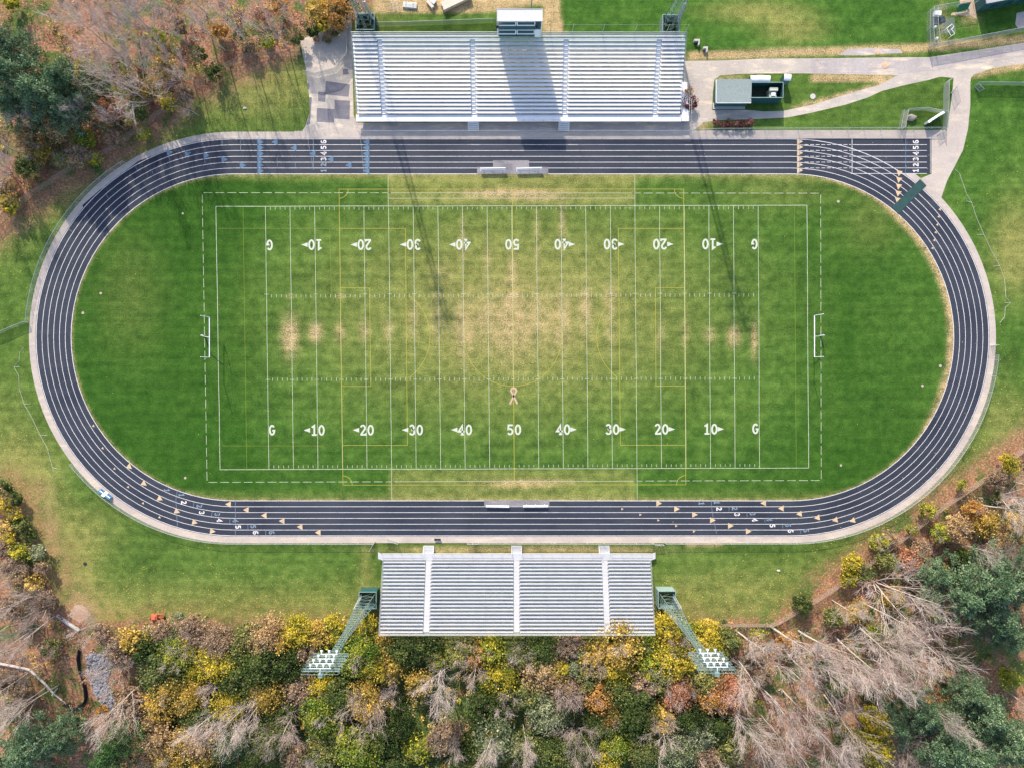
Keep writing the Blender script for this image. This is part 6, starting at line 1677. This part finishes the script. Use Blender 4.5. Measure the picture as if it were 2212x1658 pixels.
# --- leafy shrubs and small trees: u, v of the crown in the picture, kind, radius, label
for a in [
    (183, 146, 'yel', 2.0, 'yellow shrub at the right edge of the upper left pine clump'), (282, 178, 'gold', 2.2, 'golden shrub under the many stemmed bare tree, upper left'), (355, 144, 'gold', 2.3, 'golden shrub over the fence slope, upper left'),
    (366, 222, 'yel', 1.9, 'bright yellow shrub overhanging the upper left fence'), (238, 243, 'red', 2.8, 'salmon red shrub below the upper left bare trees'), (470, 163, 'grn', 1.8, 'dark green bush on the upper left fence'), (343, 84, 'ygr', 2.0, 'yellow green bush under the pale trunked bare tree'),
    (336, 112, 'ygr', 1.7, 'second yellow green bush under the pale trunked bare tree'), (130, 274, 'tan', 2.8, 'tan tree below the upper left pines'), (184, 300, 'ygr', 2.1, 'yellow green bush between tan trees, upper left'), (312, 290, 'ygr', 1.5, 'yellow green bush in front of the upper left fence'),
    (136, 348, 'ygr', 1.6, 'yellow green bush near the brown fence left of the bend'), (206, 342, 'ygr', 1.4, 'small yellow green bush before the fence left of the bend'), (60, 300, 'tan', 2.6, 'tan tree at the left edge below the pines'), (170, 335, 'brn', 2.4, 'brown bush along the fence left of the bend'),
    (250, 300, 'brn', 1.8, 'brown bush above the fence over the bend'), (80, 330, 'gold', 2.3, 'golden bush at the left edge above the bare trees'), (60, 360, 'olv', 2.2, 'olive bush among the pale bare trees at the left edge'), (300, 240, 'olv', 2.2, 'olive bush under the bare trees above the fence'),
    (330, 190, 'gold', 2.0, 'golden low shrub right of the many stemmed bare tree'), (400, 205, 'brn', 2.0, 'brown bush just above the upper left fence'), (225, 205, 'grn', 1.9, 'green bush left of the many stemmed bare tree'),
    (728, 26, 'org', 3.2, 'orange tree beside the top left floodlight tower'), (690, 24, 'gold', 2.6, 'golden orange tree left of the orange one at the top'), (676, 58, 'grn', 2.2, 'dark green bush at the top left of the side yard'), (703, 52, 'yel', 1.7, 'yellow shrub at the top edge of the side yard'),
    (748, 12, 'grn', 1.9, 'dark green bush right of the orange tree at the picture top'), (580, 90, 'ygr', 2.0, 'yellow green bush under the bare tree by the lawn corner'), (638, 77, 'olv', 2.1, 'olive bush at the upper lawn corner'), (472, 62, 'org', 2.6, 'orange shrub among the bare trees near the picture top'),
    (520, 80, 'olv', 2.0, 'olive bush among bare trees above the lawn fence'), (560, 30, 'red', 2.4, 'salmon bush under bare trees at the picture top'), (610, 20, 'org', 2.2, 'orange bush near the picture top left of the slim bare tree'), (430, 120, 'olv', 2.0, 'olive bush above the fence slope, upper left'),
    (385, 55, 'brn', 2.4, 'brown bush under the feathery bare tree'), (540, 100, 'brn', 1.8, 'brown bush touching the kink of the upper left fence'), (28, 10, 'ygr', 1.8, 'yellow green bush in the top left corner'), (25, 441, 'yel', 1.8, 'yellow bush at the left edge under the brown fence'), (10, 400, 'tan', 2.0, 'tan bush at the left edge beside the bare trees'),
    # left shrub row
    (12, 1048, 'grn', 1.8, 'dark green bush at the top of the left shrub row'), (28, 1074, 'grn', 1.6, 'second dark green bush from the top of the left shrub row'), (4, 1090, 'yel', 1.7, 'yellow bush at the left edge in the shrub row'), (30, 1108, 'yel', 1.6, 'yellow bush in the upper half of the shrub row'),
    (48, 1132, 'grn', 1.6, 'dark green bush half way along the left shrub row'), (10, 1138, 'gold', 1.7, 'golden bush at the left edge half way down the row'), (60, 1160, 'grn', 1.5, 'dark green bush under the half way one in the row'), (46, 1190, 'ygr', 1.9, 'yellow green bush low in the left shrub row'),
    (84, 1190, 'sil', 1.7, 'grey green bush bulging right from the left shrub row'), (14, 1185, 'brn', 1.9, 'brown bush at the left edge low in the row'), (22, 1160, 'yel', 1.5, 'small yellow bush between green ones in the row'), (30, 1222, 'brn', 2.2, 'brown bush under the left shrub row'), (92, 1225, 'brn', 1.6, 'brown bush right of the grey bare bush'),
    (40, 1245, 'tan', 2.2, 'tan bush at the left edge under the shrub row'), (76, 1262, 'gold', 1.8, 'golden bush with bare rods at the left edge'), (100, 1300, 'brn', 2.2, 'brown shrub on the slope left of the gravel patch'), (30, 1310, 'brn', 2.5, 'large brown shrub at the left edge of the lower slope'),
    # bottom wood, left
    (292, 1379, 'gold', 2.1, 'golden bush right of the red harrow'), (358, 1387, 'sil', 1.5, 'silvery bush among golden ones below the harrow'), (384, 1342, 'sil', 1.2, 'small silvery bush right beside the red harrow'), (350, 1364, 'brn', 1.4, 'brown shrub just under the red harrow'), (228, 1368, 'brn', 2.2, 'brown twiggy shrub right of the culvert pipe'), (262, 1400, 'brn', 2.2, 'brown twiggy shrub above the riprap stones'),
    (318, 1398, 'grn', 2.2, 'dark green bush between golden bush and silvery bush'), (384, 1412, 'ygr', 2.5, 'yellow green tree below the silvery bush'), (420, 1404, 'yel', 2.2, 'bright yellow tree among the lower left trees'), (472, 1432, 'yel', 2.8, 'broad yellow tree left of the dark gap'), (428, 1452, 'yel', 1.8, 'narrow pure yellow tree standing above the rest'),
    (352, 1456, 'olv', 3.0, 'broad olive green tree right of the riprap'), (370, 1492, 'gold', 2.4, 'golden crown under the broad olive tree'), (410, 1500, 'gold', 2.4, 'orange golden tree left of the white stemmed bare tree'), (345, 1525, 'gold', 2.2, 'golden tree at the lower left, above the tan pair'), (494, 1520, 'yel', 2.3, 'lone bright yellow tree above the leaning bare tree'),
    (330, 1590, 'tan', 2.8, 'tan golden tree right of the spruce'), (366, 1632, 'gold', 2.4, 'golden tree cut by the bottom right of the spruce'), (406, 1590, 'gold', 2.0, 'golden tree below the olive tree, near the bottom'), (446, 1596, 'tan', 2.5, 'tan tree with bare rods near the bottom left'), (430, 1550, 'grn', 2.2, 'dark green tree in the gap under golden crowns'),
    (496, 1600, 'sil', 2.6, 'grey green tree at the bottom left of centre'), (480, 1560, 'grn', 2.2, 'dark green tree under the lone yellow tree'), (520, 1465, 'grn', 3.0, 'dark green tree filling the shaded gap, lower left'), (510, 1415, 'olv', 2.2, 'olive tree right of the broad yellow tree'), (470, 1380, 'brn', 2.6, 'red brown shrub at the lawn edge of the lower left wood'), (424, 1362, 'brn', 2.2, 'brown shrub at the lawn edge right of the harrow'),
    (440, 1640, 'gold', 2.0, 'golden bush cut by the bottom left of the tan tree'), (320, 1640, 'tan', 2.0, 'tan bush at the bottom beside the spruce'), (285, 1520, 'brn', 2.2, 'brown bush right of the riprap foot'), (222, 1545, 'org', 1.6, 'orange brown bush between spruce and fallen trunk'), (170, 1560, 'grn', 1.7, 'green bush above the bottom left pines'), (30, 1540, 'grn', 2.3, 'dark green bush at the left edge above the corner pines'), (110, 1400, 'olv', 1.8, 'olive bush on the brown slope left of the silt fence'), (20, 1470, 'brn', 2.3, 'brown bush at the left edge beside the fallen trunk'), (55, 1500, 'brn', 1.9, 'red brown bush under the fallen trunk'),
    # bottom wood, below the left tower
    (580, 1368, 'tan', 2.8, 'tan shrub at the lawn edge left of the left tower'), (540, 1372, 'olv', 2.0, 'olive shrub at the lawn edge far left of the tower'), (646, 1358, 'yel', 2.5, 'yellow shrub at the lawn edge left of the tower mast'), (692, 1366, 'gold', 2.1, 'golden shrub at the lawn edge beside the tower mast'), (728, 1358, 'yel', 2.0, 'yellow shrub directly under the left tower mast'),
    (610, 1390, 'gold', 2.2, 'golden shrub behind the lawn edge shrubs, left'), (572, 1428, 'grn', 3.0, 'large dark green tree under the tan shrub'), (630, 1430, 'grn', 2.6, 'dark green tree left of the floodlight platform'), (618, 1402, 'sil', 1.2, 'small silvery bush between two dark green trees'), (700, 1420, 'ygr', 2.2, 'yellow green tree behind the left tower mast'), (668, 1402, 'brn', 2.0, 'brown shrub behind the left tower mast'),
    (778, 1412, 'ygr', 3.0, 'big yellow green tree right of the left tower mast'), (806, 1440, 'yel', 2.2, 'yellow tree below the big yellow green one'), (842, 1436, 'gold', 2.2, 'golden tree left below the visitor bleachers corner'), (794, 1360, 'yel', 2.0, 'bright yellow shrub at the left corner of the visitor bleachers'), (829, 1388, 'gold', 1.9, 'golden shrub under the visitor bleachers left end'), (876, 1394, 'grn', 2.6, 'dark green tree under the visitor bleachers, left'), (918, 1386, 'grn', 2.2, 'green tree under the visitor bleachers, second dark one'),
    (574, 1496, 'gold', 2.5, 'golden orange tree far below the left tower'), (694, 1484, 'yel', 2.4, 'yellow tree peeping out under the floodlight platform'), (650, 1485, 'brn', 2.2, 'red brown tree left under the floodlight platform'), (697, 1542, 'ygr', 3.0, 'lone yellow green dome below the left floodlights'), (740, 1505, 'grn', 2.4, 'dark green tree right under the floodlight platform'), (791, 1510, 'gold', 2.6, 'golden leaved tree mixed with grey twigs, left of centre'),
    (824, 1588, 'grn', 2.8, 'dark green tree near the bottom, left of the large bare tree'), (778, 1614, 'ygr', 3.1, 'broad pale yellow green tree at the bottom'), (730, 1600, 'olv', 2.3, 'olive tree under the yellow green dome'), (690, 1640, 'olv', 2.2, 'olive tree cut by the bottom under the yellow green dome'), (900, 1615, 'ygr', 2.2, 'pale yellow green tree at the bottom under the large bare tree'), (868, 1560, 'grn', 2.3, 'green tree left of the foot of the large bare tree'), (908, 1470, 'gold', 2.0, 'golden bush on the left side of the large bare tree'), (945, 1420, 'ygr', 1.5, 'small yellow bush at the top of the large bare tree'),
    (961, 1590, 'brn', 2.5, 'red brown tree under the large bare tree'), (1000, 1640, 'grn', 2.3, 'dark green tree cut by the bottom, centre left'), (850, 1640, 'grn', 2.2, 'dark green tree cut by the bottom beside the pale one'), (590, 1590, 'olv', 2.6, 'olive tree near the bottom under golden crowns'), (560, 1640, 'grn', 2.3, 'green tree cut by the bottom, left of the bare trunk'), (610, 1550, 'grn', 2.2, 'dark green tree left of the yellow green dome'), (640, 1640, 'brn', 2.0, 'brown tree cut by the bottom, left of the bare trunk'),
    # centre
    (1000, 1400, 'olv', 2.3, 'olive bush below the visitor bleachers, left of middle'), (1022, 1410, 'org', 2.0, 'orange brown bush below the middle of the visitor bleachers'), (1060, 1402, 'ygr', 2.0, 'yellow green bush below the middle of the visitor bleachers'), (1078, 1464, 'yel', 2.6, 'yellow tree right of the large bare tree'), (1045, 1522, 'grn', 2.8, 'dark green tree right of the large bare tree'), (1090, 1510, 'olv', 2.4, 'olive tree under the yellow tree, centre'), (1070, 1592, 'sil', 3.0, 'pale silvery tree with a yellow middle at the bottom centre'), (1072, 1580, 'yel', 1.4, 'small yellow crown on the pale silvery tree'), (1040, 1635, 'grn', 2.2, 'dark green tree at the bottom beside the pale silvery one'),
    (1128, 1412, 'olv', 2.4, 'olive tree under the right half of the visitor bleachers'), (1170, 1398, 'grn', 2.4, 'dark green tree under the visitor bleachers, right of middle'), (1225, 1395, 'brn', 2.2, 'brown tree under the visitor bleachers, right half'), (1168, 1448, 'tan', 2.6, 'tan yellow tree in the centre of the bottom wood'), (1212, 1444, 'yel', 1.7, 'small orange yellow tree in the centre of the bottom wood'), (1252, 1432, 'sil', 2.2, 'grey green dome between yellow trees, centre'), (1285, 1420, 'gold', 2.4, 'golden tree right of the grey green dome'), (1334, 1442, 'yel', 2.5, 'bright yellow tree right of centre'),
    (1336, 1390, 'gold', 3.2, 'wide golden tree under the right end of the visitor bleachers'), (1390, 1388, 'ygr', 2.2, 'yellow green tree at the right end of the visitor bleachers'), (1402, 1436, 'ygr', 2.0, 'yellow green tree left of the big yellow dome'), (1450, 1424, 'yel', 3.0, 'big yellow dome left of the right tower mast'), (1443, 1352, 'yel', 2.2, 'bright yellow shrub at the right corner of the visitor bleachers'), (1478, 1360, 'ygr', 1.9, 'yellow green shrub under the right tower enclosure'), (1460, 1385, 'org', 2.0, 'orange brown bush between the yellow dome and the corner'), (1519, 1378, 'yel', 2.3, 'yellow tree right of the right tower mast'), (1538, 1405, 'yel', 2.1, 'lower yellow tree right of the right tower mast'), (1572, 1380, 'olv', 1.8, 'olive bush between yellow tree and bare tree, right'),
    (1339, 1486, 'grn', 2.3, 'dark green tree in the shaded hollow right of centre'), (1370, 1538, 'grn', 3.0, 'large green tree below the shaded hollow'), (1184, 1545, 'sil', 2.7, 'pale grey green tree with a leaning trunk, centre bottom'), (1140, 1500, 'olv', 2.2, 'olive tree left of the pale grey green one'), (1225, 1490, 'brn', 2.6, 'grey brown tree in the centre of the bottom wood'), (1265, 1465, 'olv', 2.0, 'olive tree below the grey green dome'), (1293, 1505, 'org', 1.9, 'orange brown tree right of the grey brown one'), (1330, 1548, 'org', 1.8, 'orange bush left of the large green tree'), (1212, 1530, 'grn', 2.2, 'dark green tree under the grey brown one'), (1300, 1570, 'grn', 2.4, 'dark green tree left below the large green tree'),
    (1468, 1492, 'red', 2.4, 'salmon red tree below the big yellow dome'), (1570, 1494, 'red', 2.4, 'salmon red tree under the right floodlights'), (1520, 1470, 'olv', 2.4, 'olive tree between the two salmon red trees'), (1540, 1500, 'org', 2.2, 'orange tree between the two salmon red trees'), (1426, 1548, 'gold', 2.2, 'golden thin tree left under the salmon red tree'), (1490, 1545, 'grn', 2.3, 'dark green tree under the left salmon red tree'), (1506, 1582, 'sil', 2.6, 'pale green tree under the salmon red trees'), (1463, 1622, 'sil', 2.5, 'silvery green tree cut by the bottom, right of centre'), (1392, 1618, 'olv', 2.3, 'olive tree near the bottom beside a pale trunk'), (1336, 1608, 'ygr', 2.5, 'yellow green tree at the bottom, right of centre'), (1312, 1638, 'yel', 2.0, 'yellow tree cut by the bottom, right of centre'), (1280, 1622, 'sil', 1.6, 'small bluish bush at the bottom, centre right'), (1240, 1625, 'olv', 2.3, 'olive bush at the bottom centre'), (1190, 1622, 'grn', 2.4, 'dark green bush at the bottom centre'), (1430, 1580, 'grn', 2.0, 'dark green bush under the golden thin tree'), (1135, 1612, 'olv', 2.2, 'olive bush right of the pale silvery tree'), (1555, 1560, 'grn', 2.2, 'dark green bush under the right salmon red tree'), (1580, 1612, 'olv', 2.2, 'olive bush at the bottom before the red slope'), (1530, 1640, 'brn', 2.2, 'brown bush cut by the bottom before the red slope'), (1385, 1480, 'brn', 2.2, 'brown tree between the hollow and the salmon red tree'), (1425, 1470, 'olv', 2.0, 'olive bush left of the salmon red tree'),
    # right
    (1734, 1300, 'grn', 2.0, 'dark green bush on the lower right fence'), (1634, 1372, 'ygr', 1.6, 'small yellow green bush right of the tower under the fence'), (1838, 1214, 'yel', 2.2, 'bright yellow shrub on the lower right fence'), (1836, 1246, 'yel', 2.2, 'yellow tree below the lower right fence'), (1868, 1232, 'grn', 1.9, 'dark green bush right of the bright yellow fence shrub'), (1897, 1168, 'ygr', 1.8, 'yellow green bush in front of the lower right fence'), (1925, 1160, 'brn', 1.5, 'brown low bush in front of the lower right fence'), (1968, 1140, 'ygr', 1.2, 'small bright green bush on the lower right fence'), (2001, 1098, 'ygr', 1.6, 'yellow green bush between fence and lower right bend'), (2076, 1047, 'ygr', 1.2, 'small green bush between fence and right bend'),
    (1930, 1290, 'gold', 2.3, 'golden shrub under the many stemmed bare tree, lower right'), (1850, 1318, 'gold', 2.3, 'golden shrub on the slope, lower right'), (1800, 1330, 'olv', 2.0, 'olive bush below the green fence bush, lower right'), (1892, 1364, 'ygr', 2.2, 'yellow green bush under the tall bare trees, lower right'), (2022, 1318, 'yel', 2.0, 'yellow shrub at the edge of the lower right pine clump'), (1975, 1212, 'red', 2.6, 'salmon red bush above the lower right pines'), (1915, 1210, 'olv', 2.1, 'olive bush below the fence, lower right'), (1990, 1185, 'brn', 2.2, 'brown bush below the fence near the salmon bush'), (2066, 1138, 'tan', 2.7, 'tan golden tree right of the lower right fence'), (2130, 1130, 'gold', 2.4, 'golden tree near the right edge'), (2030, 1150, 'ygr', 2.0, 'yellow green bush just behind the lower right fence'), (2165, 1180, 'tan', 2.6, 'tan tree at the right edge above the pines'), (2100, 1100, 'org', 2.0, 'orange bush behind the lower right fence'), (2182, 1000, 'yel', 2.0, 'pale yellow bush at the right edge under the fence'), (2150, 1035, 'brn', 2.0, 'brown bush at the right edge by the fence'), (2080, 1205, 'grn', 2.2, 'dark green bush above the lower right pines'), (2195, 1130, 'gold', 2.2, 'golden bush cut by the right edge'),
    (1882, 1608, 'yel', 3.4, 'tall bright yellow tree at the bottom right', 9), (1893, 1560, 'yel', 2.4, 'upper crown of bright yellow leaves over the bottom right bare tree', 9), (1830, 1600, 'olv', 2.4, 'olive tree left of the tall yellow tree'), (1660, 1620, 'brn', 2.2, 'brown bush on the red slope at the bottom'), (1780, 1440, 'grn', 2.0, 'dark green bush among the tall bare trees, lower right'), (1810, 1480, 'grn', 2.2, 'dark green low bush in the red slope'), (1880, 1500, 'grn', 2.0, 'green bush at the top of the bottom right pines'), (2180, 1466, 'ygr', 2.2, 'yellow green bush at the right edge under the clearing'), (2050, 1455, 'org', 1.8, 'orange bush at the edge of the bottom right pines'), (1700, 1385, 'org', 2.2, 'orange bush below the fence bend, lower right'), (1630, 1400, 'brn', 2.4, 'brown bush right of the right tower'), (1650, 1450, 'brn', 2.2, 'brown bush on the red slope right of the floodlights'),
]: leafy(*a)
# --- planted bushes near the stands
for k, (p, w_) in enumerate((((1545.8, 265.4), 'maroon bush at the left end of the bed below the shed'), ((1561.6, 268.6), 'maroon bush second from the left in the bed below the shed'), ((1576.2, 266.7), 'maroon bush third from the left in the bed below the shed'),
                             ((1590.2, 268), 'maroon bush third from the right in the bed below the shed'), ((1604.2, 268.6), 'large maroon bush second from the right in the bed'), ((1618.8, 265.4), 'maroon bush at the right end of the bed below the shed'))):
    leafy(p[0], p[1], 'maroon', .60 + .08 * (k % 3), w_, 1.1, 's', 1, 'maroon bushes in the bed below the shed')
leafy(1490.5, 220, 'maroon', 1.25, 'tall dark maroon bush between the bleacher ramp and the plaza', 1.9, 's', 1, None)
leafy(1489.6, 196, 'org', .7, 'small rusty bush above the dark maroon bush at the ramp', 1.2, 's', 1, None)
for p, r_, kd, w_ in ((Q10(640, 300), .8, 'brn', 'brown weed clump on the gravel of the side yard'), (Q10(690, 285), .7, 'olv', 'grey green weed clump on the gravel of the side yard'), (Q10(525, 340), .6, 'brn', 'small brown weed clump left on the side yard gravel'), (Q10(630, 350), .55, 'olv', 'small olive weed clump on the side yard gravel'), (Q10(590, 330), .5, 'brn', 'tiny brown weed clump between others on the side yard')):
    leafy(p[0], p[1], kd, r_, w_, .8, 's', 1, 'weeds on the side yard')

# --- low growth and leaf litter: uncountable
rs = np.random.RandomState(11)
def scatter(n, z0, z1, size, keep, tint, name, label, mat, thin=1.0, clump=0):
    out = []
    need = n
    while need > 0:
        u = rs.uniform(-60, 2272, need * 4); v = rs.uniform(-50, 1710, need * 4)
        k = keep(u, v); k = rs.rand(len(u)) < k
        out.append(np.stack([u[k], v[k]], 1)[:need]); need -= len(out[-1])
        if len(out) > 60: break
    p = np.concatenate(out)
    P3 = np.array([G(a, b) for a, b in p])
    z = z0 + (z1 - z0) * rs.uniform(0, 1, len(p)) ** 1.6
    P3[:, 2] = z
    co, fa = leaf_cloud(P3, size, rs, .8, thin)
    return p, co, fa
def wn(u, v, s_, k=0):
    return .5 + .25 * (np.sin(u * s_ + 1.3 * k + 2 * np.sin(v * s_ * .7 + k)) + np.sin(v * s_ * 1.1 - k * 2.1 + 1.7 * np.sin(u * s_ * .6)))
keep = lambda u, v: np.clip(sm(-6, 14, np.maximum(sdist(u, v, WOOD_TL), sdist(u, v, WOOD_B))) * np.clip(wn(u, v, .05, 1) * 1.5 - .12, .12, 1), 0, 1) * (1 - sm(-5, 5, sdist(u, v, RIP))) * (1 - .85 * blob(u, v, 2140, 1420, 70, 40)) * (1 - .85 * blob(u, v, 90, 40, 110, 70))
def under(nc, per, zmax, name, label, keep, palfn, size):
    out = []; need = nc
    while need > 0 and len(out) < 80:
        u = rs.uniform(-60, 2272, need * 4); v = rs.uniform(-50, 1710, need * 4)
        k = rs.rand(len(u)) < keep(u, v); out.append(np.stack([u[k], v[k]], 1)[:need]); need -= len(out[-1])
    p = np.concatenate(out)
    C = np.array([G(a, b) for a, b in p]); n = len(C)
    rad = rs.uniform(.35, 1.15, n); hh = zmax * rs.uniform(.15, 1, n) ** 1.4
    d = rs.normal(size=(n, per, 3)); d /= np.linalg.norm(d, axis=2, keepdims=True); d *= rs.uniform(.25, 1, (n, per, 1)) ** .5
    P3 = C[:, None, :] + d * np.stack([rad, rad, hh * .5], 1)[:, None, :]; P3[:, :, 2] += hh[:, None] * .55 + .05
    P3 = P3.reshape(-1, 3); P3[:, 2] = np.maximum(P3[:, 2], .06)
    co, fa = leaf_cloud(P3, size, rs, .6)
    colr = np.repeat(palfn(p), per, 0) * rs.uniform(.62, 1.35, (n * per, 1)) * rs.uniform(.88, 1.12, (n * per, 3))
    me = np_mesh(name, co, fa)
    a = me.color_attributes.new('tint', 'FLOAT_COLOR', 'POINT'); buf = np.ones((len(co), 4), np.float32); buf[:, :3] = np.repeat(np.clip(colr, 0, .8), 4, 0); a.data.foreach_set('color', buf.ravel())
    me.materials.append(LEAF['under'])
    tag(link_mesh(name, me), label, name.replace('_', ' '), kind='stuff')
pal = np.array([(.30, .13, .06), (.44, .20, .08), (.50, .30, .12), (.07, .12, .035), (.13, .16, .05), (.34, .24, .17), (.52, .38, .08), (.24, .16, .12)])
pal = np.array([(.30, .125, .085), (.44, .20, .12), (.48, .31, .17), (.07, .095, .03), (.15, .165, .055), (.36, .27, .21), (.50, .39, .09), (.30, .21, .16)])
def palfn(p):
    u, v = p[:, 0], p[:, 1]
    w8 = np.zeros((len(p), len(pal)))
    red = sm(1560, 1660, u) * sm(1330, 1380, v) + .5 * (v < 520)
    green = np.clip(sm(250, 450, u) * sm(1640, 1520, u) * (v > 1300), 0, 1)
    for j, b in enumerate((1 + red * 1.0 - .6 * green, .8 + red * 1.2 - .5 * green, .9 + red * .4, 1.0 + 2.8 * green, 1.3 + 2.0 * green, 1.0, .9 + .5 * green, 1.1)):
        w8[:, j] = b * (.25 + wn(u, v, .045 + .01 * j, j) ** 2)
    w8 /= w8.sum(1, keepdims=True)
    return pal[(w8.cumsum(1) > rs.rand(len(p), 1)).argmax(1)]
keepg = lambda u, v: keep(u, v) * sm(230, 420, u) * sm(1640, 1500, u) * (v > 1335)
def palmix(p):
    base = np.array([(.06, .085, .03), (.12, .145, .05), (.22, .23, .07), (.42, .36, .06), (.56, .36, .09), (.50, .33, .17), (.30, .215, .16), (.20, .245, .13)])
    u, v = p[:, 0], p[:, 1]; w8 = np.zeros((len(p), 8))
    for j, b in enumerate((1.7, 1.7, 1.2, .9, .7, .7, .9, .6)): w8[:, j] = b * (.12 + wn(u, v, .03 + .008 * j, j) ** 3)
    w8 /= w8.sum(1, keepdims=True)
    return base[(w8.cumsum(1) > rs.rand(len(p), 1)).argmax(1)]
under(3400, 40, 1.1, 'undergrowth', 'rusty brown low growth covering the woodland floor', keep, palfn, .11)
under(1300, 62, 3.4, 'thicket', 'dense mixed green and tan thicket filling the gaps of the bottom wood', keepg, palmix, .13)
def keepl(u, v):
    d = np.maximum(sdist(u, v, WOOD_TL), sdist(u, v, WOOD_B))
    return np.clip(.06 + sm(-150, -8, d) * .9, 0, 1) * (d < 5) * ((u > 640) | (v > 480) | (d > -120)) * np.where((u > 1480) & (v < 300), .1, 1) * np.where(np.hypot(u - np.clip(u, CX0, CX1), v - CYM) < RIN + 85, .05, 1) * np.where((u > 640) & (u < 1480) & (v < 300), 0, 1)
p, co, fa = scatter(14000, .03, .07, .068, keepl, None, '', '', None)
me = leaf_mesh('fallen_leaves', co, fa, rs.uniform(0, 1, len(p)), rs.uniform(.3, 1, len(p)), LEAF['litter'])
tag(link_mesh('fallen_leaves', me), 'scattered yellow fallen leaves on the lawns', 'leaves', kind='stuff')
# ------------------------------------------------------------------ daylight and camera
el, az = R(31.0), math.atan2(-0.259, 0.966)
sd = Vector((math.sin(az) * math.cos(el), math.cos(az) * math.cos(el), math.sin(el)))
sun = bpy.data.lights.new('sun', 'SUN'); sun.energy = 3.2; sun.angle = R(0.53); sun.color = (1.0, 0.91, 0.76)
so = bpy.data.objects.new('sun', sun); COL.objects.link(so)
so.rotation_euler = (-sd).to_track_quat('-Z', 'Y').to_euler(); so.location = sd * 300
w = bpy.data.worlds.new('World'); scene.world = w; w.use_nodes = True
nt = w.node_tree; nt.nodes.clear()
sky = nt.nodes.new('ShaderNodeTexSky'); sky.sky_type = 'NISHITA'; sky.sun_disc = False
sky.sun_elevation = el; sky.sun_rotation = az % (2 * math.pi); sky.air_density = 1.0; sky.dust_density = 1.5; sky.ozone_density = 1.0
bg = nt.nodes.new('ShaderNodeBackground'); bg.inputs['Strength'].default_value = 0.15
wo = nt.nodes.new('ShaderNodeOutputWorld')
nt.links.new(sky.outputs[0], bg.inputs['Color']); nt.links.new(bg.outputs[0], wo.inputs['Surface'])
cam = bpy.data.cameras.new('camera'); co = bpy.data.objects.new('camera', cam); COL.objects.link(co)
cam.sensor_width = 36.0; cam.lens = 24.0; cam.clip_start = 1.0; cam.clip_end = 5000.0
co.location = (0, 0, D); co.rotation_euler = (-TILT, 0, 0)
scene.camera = co
scene.view_settings.view_transform = 'Standard'; scene.view_settings.look = 'None'
scene.view_settings.gamma = 1.0; scene.view_settings.exposure = 1.10
scene.cycles.max_bounces = 6; scene.cycles.transparent_max_bounces = 12
